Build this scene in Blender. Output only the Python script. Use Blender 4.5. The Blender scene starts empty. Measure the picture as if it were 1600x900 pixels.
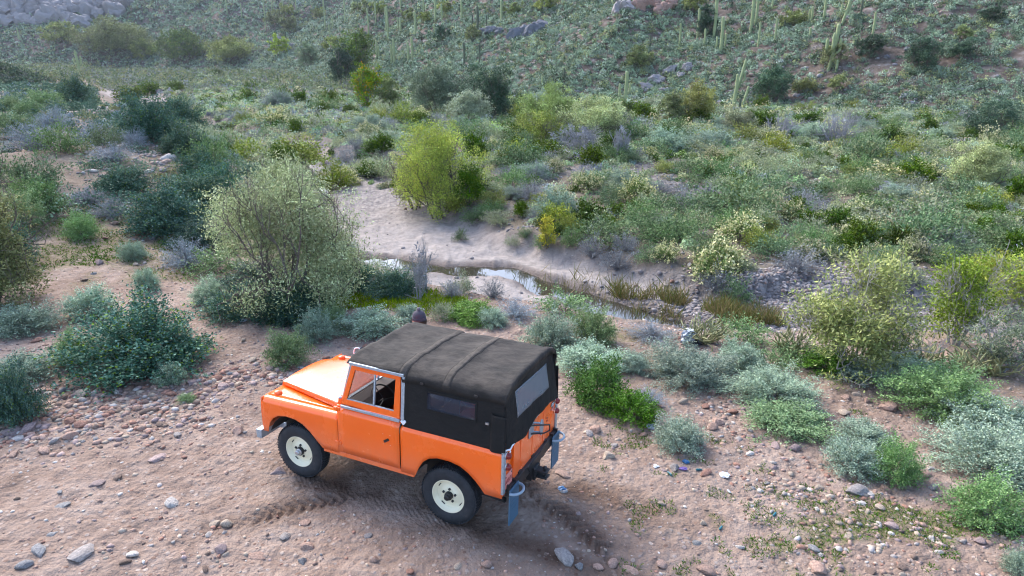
import bpy, bmesh, math, random
import numpy as np
from mathutils import Matrix, Vector
R_ = math.radians
SC = bpy.context.scene
COL = SC.collection
rng = np.random.default_rng(7)
random.seed(7)

# ------------------------------------------------------------------ camera, sky, sun, exposure
CAM_H = 5.284
CAM_PITCH = 18.5
cam_d = bpy.data.cameras.new('camera')
cam_d.sensor_width = 36.0
cam_d.lens = 36.0 * 1067.0 / 1600.0
cam_d.clip_start = 0.05
cam_d.clip_end = 5000.0
cam = bpy.data.objects.new('camera', cam_d)
COL.objects.link(cam)
cam.location = (0, 0, CAM_H)
cam.rotation_euler = (R_(90 - CAM_PITCH), 0, 0)
SC.camera = cam

SUN_EL, SUN_AZ = 42.0, -38.0          # azimuth measured from +Y, negative = towards -X (ahead and to the left)
world = bpy.data.worlds.new('World')
SC.world = world
world.use_nodes = True
wn = world.node_tree
wn.nodes.clear()
sky = wn.nodes.new('ShaderNodeTexSky')
sky.sky_type = 'NISHITA'
sky.sun_disc = False
sky.sun_elevation = R_(SUN_EL)
sky.sun_rotation = R_(SUN_AZ)
sky.altitude = 700
sky.air_density = 0.9
sky.dust_density = 3.5
sky.ozone_density = 1.0
bg = wn.nodes.new('ShaderNodeBackground')
bg.inputs['Strength'].default_value = 0.145
wo = wn.nodes.new('ShaderNodeOutputWorld')
wn.links.new(sky.outputs[0], bg.inputs['Color'])
wn.links.new(bg.outputs[0], wo.inputs['Surface'])
sun_d = bpy.data.lights.new('sun', 'SUN')
sun_d.energy = 1.1
sun_d.angle = R_(30)
sun_d.color = (1.0, 0.95, 0.88)
sun = bpy.data.objects.new('sun', sun_d)
COL.objects.link(sun)
sd = Vector((math.sin(R_(SUN_AZ)) * math.cos(R_(SUN_EL)), math.cos(R_(SUN_AZ)) * math.cos(R_(SUN_EL)), math.sin(R_(SUN_EL))))
sun.rotation_euler = (-sd).to_track_quat('-Z', 'Y').to_euler()
SC.view_settings.view_transform = 'Standard'
SC.view_settings.look = 'None'
SC.view_settings.exposure = 2.12
SC.view_settings.gamma = 1.0
SC.view_settings.use_curve_mapping = False
SC.cycles.max_bounces = 6
SC.cycles.transparent_max_bounces = 12
SC.cycles.use_denoising = True
SC.cycles.pixel_filter_type = 'BLACKMAN_HARRIS'
SC.cycles.filter_width = 1.15

# ------------------------------------------------------------------ small helpers
def tag(o, label=None, cat=None, group=None, kind=None):
    if label: o['label'] = label
    if cat: o['category'] = cat
    if group: o['group'] = group
    if kind: o['kind'] = kind
    return o

def link(o, parent=None):
    COL.objects.link(o)
    if parent is not None: o.parent = parent
    return o

def empty(name, loc=(0, 0, 0), rz=0.0):
    o = bpy.data.objects.new(name, None)
    o.empty_display_size = 0.2
    o.location = loc
    o.rotation_euler = (0, 0, rz)
    return link(o)

def np_mesh(name, verts, faces, nper=None, smooth=False, cols=None, mats=(), matidx=None):
    """verts (N,3); faces (M,k) int array"""
    me = bpy.data.meshes.new(name)
    verts = np.ascontiguousarray(verts, dtype=np.float32).reshape(-1, 3)
    faces = np.ascontiguousarray(faces, dtype=np.int32)
    M, k = faces.shape
    me.vertices.add(len(verts)); me.vertices.foreach_set('co', verts.ravel())
    me.loops.add(M * k); me.loops.foreach_set('vertex_index', faces.ravel())
    me.polygons.add(M)
    me.polygons.foreach_set('loop_start', np.arange(0, M * k, k, dtype=np.int32))
    me.polygons.foreach_set('loop_total', np.full(M, k, dtype=np.int32))
    if smooth: me.polygons.foreach_set('use_smooth', np.ones(M, dtype=bool))
    for m in mats: me.materials.append(m)
    if matidx is not None: me.polygons.foreach_set('material_index', np.asarray(matidx, dtype=np.int32))
    me.update(calc_edges=True)
    if cols is not None:
        for nm, c in cols.items():
            a = me.color_attributes.new(nm, 'FLOAT_COLOR', 'POINT')
            c = np.asarray(c, dtype=np.float32)
            if c.shape[1] == 3: c = np.concatenate([c, np.ones((len(c), 1), np.float32)], 1)
            a.data.foreach_set('color', np.ascontiguousarray(c).ravel())
    return me

class MB:
    """collects boxes, tubes, lathes and grids into one mesh"""
    def __init__(s): s.v = []; s.f = []; s.m = []
    def add(s, vs, fs, mi=0):
        n = len(s.v); s.v += [tuple(map(float, v)) for v in vs]
        for f in fs: s.f.append(tuple(n + i for i in f)); s.m.append(mi)
        return s
    def box(s, x0, x1, y0, y1, z0, z1, mi=0, mat=None):
        vs = [Vector((x, y, z)) for x in (x0, x1) for y in (y0, y1) for z in (z0, z1)]
        if mat is not None: vs = [mat @ v for v in vs]
        return s.add(vs, [(0, 1, 3, 2), (4, 6, 7, 5), (0, 4, 5, 1), (2, 3, 7, 6), (0, 2, 6, 4), (1, 5, 7, 3)], mi)
    def prism(s, poly, n, d, mi=0):
        """polygon (list of 3D points) extruded by vector d"""
        d = Vector(d); k = len(poly)
        vs = [Vector(p) for p in poly] + [Vector(p) + d for p in poly]
        fs = [tuple(range(k))[::-1], tuple(range(k, 2 * k))] + [(i, (i + 1) % k, k + (i + 1) % k, k + i) for i in range(k)]
        return s.add(vs, fs, mi)
    def bar(s, a, b, w, h, up=(0, 0, 1), mi=0):
        a, b = Vector(a), Vector(b); t = (b - a).normalized(); u = Vector(up)
        r = t.cross(u).normalized(); u = r.cross(t)
        vs = [p + r * (sx * w / 2) + u * (sz * h / 2) for p in (a, b) for sx in (-1, 1) for sz in (-1, 1)]
        return s.add(vs, [(0, 1, 3, 2), (4, 6, 7, 5), (0, 4, 5, 1), (2, 3, 7, 6), (0, 2, 6, 4), (1, 5, 7, 3)], mi)
    def tube(s, path, r, k=8, mi=0, closed=False, caps=True):
        path = [Vector(p) for p in path]; n = len(path)
        rs = r if hasattr(r, '__len__') else [r] * n
        vs = []; prev = None
        for i, p in enumerate(path):
            if closed: t = path[(i + 1) % n] - path[i - 1]
            else: t = path[min(i + 1, n - 1)] - path[max(i - 1, 0)]
            t.normalize()
            if prev is None:
                a = Vector((0, 0, 1)) if abs(t.z) < .9 else Vector((1, 0, 0))
            else: a = prev
            u = (a - t * a.dot(t)).normalized(); prev = u; w = t.cross(u)
            for j in range(k):
                an = 2 * math.pi * j / k
                vs.append(p + (u * math.cos(an) + w * math.sin(an)) * rs[i])
        fs = []
        for i in range(n if closed else n - 1):
            for j in range(k):
                i2 = (i + 1) % n
                fs.append((i * k + j, i * k + (j + 1) % k, i2 * k + (j + 1) % k, i2 * k + j))
        if caps and not closed:
            fs.append(tuple(range(k))[::-1]); fs.append(tuple(range((n - 1) * k, n * k)))
        return s.add(vs, fs, mi)
    def lathe(s, prof, axis='y', c=(0, 0, 0), k=32, mi=0, sgn=1, caps=True):
        """profile of (radius, height along the axis)"""
        vs = []; n = len(prof)
        for rr, h in prof:
            for j in range(k):
                an = 2 * math.pi * j / k
                a, b = rr * math.cos(an), rr * math.sin(an)
                if axis == 'y': p = (c[0] + a, c[1] + sgn * h, c[2] + b)
                elif axis == 'x': p = (c[0] + sgn * h, c[1] + a, c[2] + b)
                else: p = (c[0] + a, c[1] + b, c[2] + sgn * h)
                vs.append(p)
        fs = [(i * k + j, i * k + (j + 1) % k, (i + 1) * k + (j + 1) % k, (i + 1) * k + j) for i in range(n - 1) for j in range(k)]
        if caps and prof[0][0] > 1e-4: fs.append(tuple(range(k))[::-1])
        if caps and prof[-1][0] > 1e-4: fs.append(tuple(range((n - 1) * k, n * k)))
        return s.add(vs, fs, mi)
    def grid(s, P, mi=0, hole=None):
        """P[i][j] points; hole(centre) leaves a face out"""
        n, m = len(P), len(P[0])
        fs = [(i * m + j, i * m + j + 1, (i + 1) * m + j + 1, (i + 1) * m + j) for i in range(n - 1) for j in range(m - 1)
              if hole is None or not hole([(P[i][j][q] + P[i + 1][j + 1][q]) / 2 for q in range(3)])]
        return s.add([p for row in P for p in row], fs, mi)
    def mesh(s, name, mats, smooth=True, angle=35, merge=True):
        me = bpy.data.meshes.new(name)
        me.from_pydata(s.v, [], s.f)
        for m in (mats if isinstance(mats, (list, tuple)) else [mats]): me.materials.append(m)
        me.polygons.foreach_set('material_index', s.m)
        bm = bmesh.new(); bm.from_mesh(me)
        if merge: bmesh.ops.remove_doubles(bm, verts=bm.verts, dist=1e-5)
        bmesh.ops.recalc_face_normals(bm, faces=bm.faces)
        bm.to_mesh(me); bm.free()
        if smooth:
            me.polygons.foreach_set('use_smooth', np.ones(len(me.polygons), dtype=bool))
            me.set_sharp_from_angle(angle=R_(angle))
        me.update()
        return me
    def build(s, name, mats, parent=None, bevel=0, solid=0, seg=2, smooth=True, angle=35, sub=0, offset=0):
        o = bpy.data.objects.new(name, s.mesh(name, mats, smooth, angle))
        link(o, parent)
        if solid:
            m = o.modifiers.new('solid', 'SOLIDIFY'); m.thickness = solid; m.offset = offset
        if bevel:
            m = o.modifiers.new('bevel', 'BEVEL'); m.width = bevel; m.segments = seg; m.limit_method = 'ANGLE'; m.angle_limit = R_(40)
        if sub:
            m = o.modifiers.new('sub', 'SUBSURF'); m.levels = sub; m.render_levels = sub
        return o

# ------------------------------------------------------------------ noise
def _hash(ix, iy, s):
    h = (ix.astype(np.int64) * 374761393 + iy.astype(np.int64) * 668265263 + s * 2147483647) & 0xFFFFFFFF
    h = ((h ^ (h >> 13)) * 1274126177) & 0xFFFFFFFF
    return ((h ^ (h >> 16)) & 0xFFFF) / 65535.0
def vnoise(x, y, s=0):
    x = np.asarray(x, float); y = np.asarray(y, float)
    ix = np.floor(x); iy = np.floor(y); fx = x - ix; fy = y - iy
    fx = fx * fx * fx * (fx * (fx * 6 - 15) + 10); fy = fy * fy * fy * (fy * (fy * 6 - 15) + 10)
    a = _hash(ix, iy, s); b = _hash(ix + 1, iy, s); c = _hash(ix, iy + 1, s); d = _hash(ix + 1, iy + 1, s)
    return (a + (b - a) * fx + (c - a) * fy + (a - b - c + d) * fx * fy) * 2 - 1
def fbm(x, y, s=0, o=4, g=.5):
    t = 0; a = 1.0; f = 1.0
    for i in range(o):
        t = t + a * vnoise(np.asarray(x) * f + 17.3 * i, np.asarray(y) * f - 9.1 * i, s + i); a *= g; f *= 2.03
    return t
def sstep(a, b, x):
    t = np.clip((np.asarray(x, float) - a) / (b - a), 0, 1)
    return t * t * (3 - 2 * t)

# ------------------------------------------------------------------ materials
def mat(name, col=(.5, .5, .5), rough=.6, metal=0.0, spec=.5, coat=0.0):
    m = bpy.data.materials.new(name); m.use_nodes = True
    b = m.node_tree.nodes['Principled BSDF']
    b.inputs['Base Color'].default_value = (*col, 1); b.inputs['Roughness'].default_value = rough
    b.inputs['Metallic'].default_value = metal; b.inputs['Specular IOR Level'].default_value = spec
    b.inputs['Coat Weight'].default_value = coat
    return m
class N:
    """tiny node-graph helper"""
    def __init__(s, m): s.t = m.node_tree; s.b = s.t.nodes.get('Principled BSDF')
    def n(s, typ, ins=None, **kw):
        nd = s.t.nodes.new(typ)
        for k, v in kw.items(): setattr(nd, k, v)
        for k, v in (ins or {}).items():
            if isinstance(v, bpy.types.NodeSocket): s.t.links.new(v, nd.inputs[k])
            else: nd.inputs[k].default_value = v
        return nd
    def l(s, a, b): s.t.links.new(a, b)
    def noise(s, scale, vec=None, detail=4, rough=.55, dist=0):
        nd = s.n('ShaderNodeTexNoise', {'Scale': scale, 'Detail': detail, 'Roughness': rough, 'Distortion': dist})
        if vec is not None: s.l(vec, nd.inputs['Vector'])
        return nd
    def ramp(s, fac, stops):
        nd = s.n('ShaderNodeValToRGB'); s.l(fac, nd.inputs['Fac'])
        e = nd.color_ramp.elements
        while len(e) < len(stops): e.new(.5)
        for i, (p, c) in enumerate(stops): e[i].position = p; e[i].color = (*c, 1) if len(c) == 3 else c
        return nd
    def mix(s, fac, a, b, typ='MIX'):
        nd = s.n('ShaderNodeMix', data_type='RGBA', blend_type=typ)
        for k, v in ((0, fac), (6, a), (7, b)):
            if isinstance(v, bpy.types.NodeSocket): s.l(v, nd.inputs[k])
            else: nd.inputs[k].default_value = v if k == 0 else (*v, 1)
        return nd.outputs[2]
    def math(s, op, a, b=0.0, clamp=False):
        nd = s.n('ShaderNodeMath', operation=op, use_clamp=clamp)
        for k, v in ((0, a), (1, b)):
            if isinstance(v, bpy.types.NodeSocket): s.l(v, nd.inputs[k])
            else: nd.inputs[k].default_value = v
        return nd.outputs[0]
    def bump(s, h, strength=.3, dist=.02, prev=None):
        nd = s.n('ShaderNodeBump', {'Strength': strength, 'Distance': dist, 'Height': h})
        if prev is not None: s.l(prev, nd.inputs['Normal'])
        return nd.outputs[0]

def leaf_material():
    m = bpy.data.materials.new('foliage'); m.use_nodes = True
    g = N(m); t = m.node_tree; t.nodes.clear()
    at = g.n('ShaderNodeAttribute', attribute_name='col')
    oi = g.n('ShaderNodeObjectInfo')
    r = oi.outputs['Random']
    hsv = g.n('ShaderNodeHueSaturation', {'Hue': g.math('ADD', g.math('MULTIPLY', r, .03), .485), 'Saturation': g.math('ADD', g.math('MULTIPLY', g.math('FRACT', g.math('MULTIPLY', r, 7.3)), .3), 1.03),
                                     'Value': g.math('ADD', g.math('MULTIPLY', g.math('FRACT', g.math('MULTIPLY', r, 3.7)), .50), .86), 'Color': at.outputs['Color']})
    d = g.n('ShaderNodeBsdfPrincipled', {'Base Color': hsv.outputs[0], 'Roughness': .7, 'Specular IOR Level': .12})
    tr = g.n('ShaderNodeBsdfTranslucent', {'Color': hsv.outputs[0]})
    mx = g.n('ShaderNodeMixShader', {'Fac': .10}); g.l(d.outputs[0], mx.inputs[1]); g.l(tr.outputs[0], mx.inputs[2])
    o = g.n('ShaderNodeOutputMaterial'); g.l(mx.outputs[0], o.inputs['Surface'])
    return m
M_LEAF = leaf_material()

def bark_material(name, a, b):
    m = mat(name, a, .85, spec=.2); g = N(m)
    tc = g.n('ShaderNodeTexCoord').outputs['Object']
    nz = g.noise(22, tc, 5)
    g.l(g.ramp(nz.outputs[0], [(.3, a), (.7, b)]).outputs[0], g.b.inputs['Base Color'])
    g.l(g.bump(nz.outputs[0], .5, .01), g.b.inputs['Normal'])
    return m
M_BARK = bark_material('bark', (.07, .055, .045), (.17, .14, .12))
M_BARK_PALE = bark_material('pale_bark', (.22, .20, .18), (.38, .35, .32))
M_BARK_GREY = bark_material('grey_wood', (.16, .16, .17), (.32, .31, .32))

def stone_material():
    m = mat('stone', (.3, .25, .2), .8, spec=.3); g = N(m)
    at = g.n('ShaderNodeAttribute', attribute_name='col')
    tc = g.n('ShaderNodeTexCoord').outputs['Object']
    oi = g.n('ShaderNodeObjectInfo')
    v = g.n('ShaderNodeVectorMath', operation='ADD'); g.l(tc, v.inputs[0]); 
    mul = g.n('ShaderNodeVectorMath', operation='SCALE', ins={'Scale': 31.0}); cx = g.n('ShaderNodeCombineXYZ', {'X': oi.outputs['Random']}); g.l(cx.outputs[0], mul.inputs[0]); g.l(mul.outputs[0], v.inputs[1])
    n1 = g.noise(9, v.outputs[0], 6, .65); n2 = g.noise(55, v.outputs[0], 3)
    c = g.mix(g.ramp(n1.outputs[0], [(.35, (0, 0, 0)), (.65, (1, 1, 1))]).outputs[0], (.62, .62, .62), (1.25, 1.22, 1.2))
    base = g.mix(1.0, at.outputs['Color'], oi.outputs['Color'], 'MULTIPLY')
    base = g.mix(1.0, base, c, 'MULTIPLY')
    g.l(base, g.b.inputs['Base Color'])
    h = g.math('ADD', n1.outputs[0], g.math('MULTIPLY', n2.outputs[0], .3))
    g.l(g.bump(h, .6, .03), g.b.inputs['Normal'])
    return m
M_STONE = stone_material()

# ------------------------------------------------------------------ terrain
TRUCK_M = Matrix(((-0.9097320805, -0.4144523100, 0.0248359503), (0.4149875718, -0.9095418819, 0.0227814608), (0.0131475063, 0.0310316364, 0.9994319289)))
TRUCK_T = Vector((-0.45427, 7.55535, -0.01315))
_n = TRUCK_M.col[2]
LIP = np.array([(-150, 250), (-75, 120), (-36, 64), (-17.5, 36), (-12, 26.5), (-8.5, 20.5), (-5, 17), (-2.2, 15.6), (1, 14.2), (3.7, 12.9), (6.6, 12.4), (10, 12.3), (20, 13), (60, 17)], float)
WASH = np.array([(-500, 360), (-255, 345), (-150, 265), (-79, 137), (-48, 96), (-24, 62), (-11.0, 46.4), (-7.9, 38.3), (-5.2, 29.5), (-2.0, 24.6), (1.2, 22.3), (3.5, 20.4), (6.2, 19.0), (12, 18.2), (25, 18.5), (60, 24)], float)
STREAM = np.array([(-92, 149), (-79, 133), (-60, 112), (-26, 62), (-13.5, 46), (-10.2, 38), (-9.0, 31.5), (-6.6, 26.4), (-2.6, 24.6), (-.2, 24.6), (1.5, 22.5), (2.7, 20.9), (4.4, 19.2), (6.2, 18.2)], float)
HILL = np.array([(140, 30), (90, 55), (57, 78), (36, 98), (19, 107), (0, 110), (-14, 137), (-45, 200), (-100, 310), (-150, 385), (-230, 425), (-420, 420), (-900, 300)], float)

def polydist(X, Y, P):
    """unsigned distance, side (+1 left of travel), x-parameter of the nearest point"""
    best = np.full(X.shape, 1e18); side = np.ones(X.shape); par = np.zeros(X.shape)
    for i in range(len(P) - 1):
        a, b = P[i], P[i + 1]; d = b - a; L2 = d @ d
        t = np.clip(((X - a[0]) * d[0] + (Y - a[1]) * d[1]) / L2, 0, 1)
        dx = X - a[0] - t * d[0]; dy = Y - a[1] - t * d[1]
        q = dx * dx + dy * dy
        m = q < best
        best = np.where(m, q, best)
        side = np.where(m, np.where(d[0] * (Y - a[1]) - d[1] * (X - a[0]) >= 0, 1, -1), side)
        par = np.where(m, i + t, par)
    return np.sqrt(best), side, par

def to_truck(X, Y):
    dx = X - TRUCK_T.x; dy = Y - TRUCK_T.y
    return dx * TRUCK_M[0][0] + dy * TRUCK_M[1][0], dx * TRUCK_M[0][1] + dy * TRUCK_M[1][1]

def ruts(X, Y):
    """wheel tracks: depth in metres and damp-soil mask"""
    u, v = to_truck(X, Y)
    dep = 0 * X; damp = 0 * X
    for v0 in (-.68, .68):
        w = v - v0 - .25 * np.clip(-u - .4, 0, 9) ** 1.4 * .18
        near = np.exp(-(w / .17) ** 2)
        fade = sstep(-3.6, -1.0, u) * (1 - sstep(2.2, 3.0, u))
        tread = .5 + .5 * np.sin((u + np.abs(w) * 1.3) * 2 * math.pi / .085)
        k = near * fade * (.75 + .25 * vnoise(X * 1.3, Y * 1.3, 55))
        dep = np.maximum(dep, k * (.022 + .016 * tread))
        damp = np.maximum(damp, np.exp(-(w / .30) ** 2) * fade * sstep(-.45, .25, fbm(X * 1.2, Y * 1.2, 61, 3) + (u < -.3) * .5))
    # an older set of tracks crossing in front of the truck
    for c in (6.55, 7.35):
        w = Y - c - .10 * (X + 1.5) - .02 * (X + 1.5) ** 2
        f = sstep(-3.4, -2.6, X) * (1 - sstep(1.0, 2.2, X)) * (.6 + .4 * vnoise(X, Y, 71))
        dep = np.maximum(dep, np.exp(-(w / .13) ** 2) * f * (.006 + .012 * (.5 + .5 * np.sin((X - np.abs(w) * .8) * 2 * math.pi / .10))))
    for P in (np.array([(-.15, 8.15), (.42, 7.38), (.9, 6.72), (1.45, 5.9)]), np.array([(-.7, 7.2), (-1.6, 7.45), (-2.3, 7.3), (-3.0, 6.95), (-3.9, 6.5)])):
        d_, s_, p_ = polydist(X, Y, P); d_ = d_ * s_
        f = sstep(0.05, .4, p_) * (1 - sstep(len(P) - 1.7, len(P) - 1.05, p_)) * (.6 + .4 * vnoise(X * 2.1, Y * 2.1, 75))
        dep = np.maximum(dep, np.exp(-(d_ / .15) ** 4) * f * (.012 + .040 * sstep(-.35, .35, np.sin((p_ * .85 - np.abs(d_) * .8) * 2 * math.pi / .14))) - np.exp(-((np.abs(d_) - .21) / .06) ** 2) * f * .018)
        damp = np.maximum(damp, np.exp(-(d_ / .26) ** 2) * f * 1.0 * sstep(-.75, .1, fbm(X * 1.6, Y * 1.6, 62, 3)))
    q = np.exp(-((X + 3.3) / .9) ** 2 - ((Y - 7.25 - .35 * (X + 3.3)) / .35) ** 2)
    return dep, np.clip(damp + .55 * q * sstep(-.3, .4, fbm(X * 2, Y * 2, 88, 3)), 0, 1)

def terrain(X, Y, full=False):
    X = np.asarray(X, float); Y = np.asarray(Y, float)
    plane = TRUCK_T.z - (_n.x * (X - TRUCK_T.x) + _n.y * (Y - TRUCK_T.y)) / _n.z
    far = sstep(12, 40, np.hypot(X, Y - 8))
    plane = plane * (1 - far) + .2 * far
    # the ground climbs to a knoll on the left
    left = sstep(-6.0, -17, X + .12 * (Y - 20)) * sstep(13, 27, Y)
    plane = plane + left * (1 - .75 * sstep(50, 76, Y)) * (1.45 + .35 * fbm(X * .09, Y * .09, 3, 3))
    dl, sl, _ = polydist(X, Y, LIP); dl = dl * sl + .5 * fbm(X * .35, Y * .35, 5, 3)
    dw, sw, _ = polydist(X, Y, WASH)
    half = 2.25 + .7 * np.exp(-((X + 1.0) / 3.0) ** 2) * (Y < 32) + .35 * vnoise(X * .15, Y * .15, 9) - .6 * sstep(38, 44, Y) + 7.0 * np.exp(-((Y - 142) / 26) ** 2) + .02 * np.clip(Y - 90, 0, 60) - 1.0 * sstep(3, 7, X)
    beyond = np.where(sw > 0, dw, -dw)
    flat = -1.45 + .35 * fbm(X * .05, Y * .05, 21, 3) * sstep(22, 40, Y) + .25 * sstep(24, 45, Y) + .10 * fbm(X * .45, Y * .45, 23, 3)
    bed = -2.12 + .05 * fbm(X * .4, Y * .4, 31, 3)
    ds, _, _ = polydist(X, Y, STREAM)
    sw_ = .54 - .28 * sstep(25.2, 27, Y) * sstep(60, 40, Y) + .26 * fbm(X * .5, Y * .5, 33, 2) + .008 * np.clip(Y - 30, 0, 200) + 1.6 * np.exp(-((Y - 132) / 9) ** 2)
    bed = bed - .26 * (1 - sstep(sw_ * .45, sw_ * 1.5, ds))
    inwash = 1 - sstep(half, half + 1.6, dw + .5 * fbm(X * .5, Y * .5, 37, 3))
    low = flat * (1 - inwash) + bed * inwash
    k = sstep(.2, 4.4 + .03 * np.clip(Y - 20, 0, 200), dl)
    z = plane * (1 - k) + low * k
    # dark bluff on the left beyond the knoll
    q = np.hypot((X + 138) / 50, (Y - 140) / 26)
    bl = (1 - sstep(.55, 1.05, q + .12 * fbm(X * .05, Y * .05, 41, 3)))
    z = z + bl * (6.6 + 1.5 * fbm(X * .06, Y * .06, 42, 3))
    # hillsides
    dh, sh, _ = polydist(X, Y, HILL)
    s = np.where(sh < 0, dh, -dh) + 5 * fbm(X * .02, Y * .02, 51, 3)
    sp = np.where(s > 0, np.sqrt(s * s + 49) - 7, 0)
    rise = .50 + .10 * sstep(-100, -200, X)
    cp = 54 + 60 * sstep(-20, -180, X)
    sp = np.where(sp < cp, sp, cp + 16 * (1 - np.exp(-(sp - cp) / 16)))
    rise = rise + .14 * sstep(15, -20, X) * sstep(-120, -60, X)
    z = z + sp * rise * (1 + .10 * fbm(X * .016, Y * .016, 52, 3)) + np.minimum(sp * .05, 3.5) * fbm(X * .06, Y * .06, 53, 4)
    # small relief
    amp = .025 + .05 * sstep(0, 4, dl) + .05 * left
    u, v = to_truck(X, Y)
    under = np.exp(-(np.clip(np.abs(u - .9) - 1.6, 0, 9) ** 2 + np.clip(np.abs(v) - .8, 0, 9) ** 2) / .5)
    z = z + amp * fbm(X * 1.1, Y * 1.1, 57, 4) * (1 - .85 * under) + (.017 * fbm(X * 6, Y * 6, 58, 3) + .007 * np.maximum(fbm(X * 17, Y * 17, 59, 2), -.2)) * (1 - .5 * under)
    dep, damp = ruts(X, Y)
    z = z - dep
    if not full: return z
    return dict(z=z, dl=dl, dw=dw, ds=ds, inwash=inwash * k, beyond=beyond, s=s, damp=damp, bl=bl, k=k, left=left, sw=sw_)

GRID = {}
def terrain_fast(X, Y):
    """height read from the ground mesh itself"""
    r = np.hypot(X, Y); th = np.degrees(np.arctan2(X, Y)); z = GRID['z']
    i = np.clip(np.searchsorted(GRID['r'], r) - 1, 0, len(GRID['r']) - 2); j = np.clip(np.searchsorted(GRID['th'], th) - 1, 0, len(GRID['th']) - 2)
    a = np.clip((r - GRID['r'][i]) / (GRID['r'][i + 1] - GRID['r'][i]), 0, 1); b = np.clip((th - GRID['th'][j]) / (GRID['th'][j + 1] - GRID['th'][j]), 0, 1)
    return (z[i, j] * (1 - a) + z[i + 1, j] * a) * (1 - b) + (z[i, j + 1] * (1 - a) + z[i + 1, j + 1] * a) * b

def ray(px, py):
    px = np.asarray(px, float); py = np.asarray(py, float)
    a = R_(CAM_PITCH)
    dx = (px - 800) / 1067.0; dv = -(py - 450) / 1067.0
    d = np.stack([dx, math.cos(a) + dv * math.sin(a), -math.sin(a) + dv * math.cos(a)], -1)
    return d / np.linalg.norm(d, axis=-1, keepdims=True)
def ground_at(px, py):
    """first meeting of the sight line of a photograph pixel with the terrain"""
    d = ray(px, py); d = np.atleast_2d(d)
    ts = np.geomspace(5, 900, 520)
    hit = np.full(len(d), 900.0); lo = np.full(len(d), 5.0); done = np.zeros(len(d), bool)
    prev = ts[0]
    for t in ts[1:]:
        X = d[:, 0] * t; Y = d[:, 1] * t; Z = CAM_H + d[:, 2] * t
        b = (~done) & (Z < terrain_fast(X, Y))
        lo[b] = prev; hit[b] = t; done |= b; prev = t
        if done.all(): break
    for _ in range(14):
        mid = (lo + hit) / 2
        b = CAM_H + d[:, 2] * mid < terrain_fast(d[:, 0] * mid, d[:, 1] * mid)
        hit = np.where(b, mid, hit); lo = np.where(b, lo, mid)
    P = d * hit[:, None]; P[:, 2] += CAM_H
    return P, hit
def project(P):
    P = np.atleast_2d(np.asarray(P, float)); a = R_(CAM_PITCH)
    y = P[:, 1]; z = P[:, 2] - CAM_H
    dep = y * math.cos(a) - z * math.sin(a); v = y * math.sin(a) + z * math.cos(a)
    return 800 + 1067 * P[:, 0] / dep, 450 - 1067 * v / dep, dep

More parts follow.
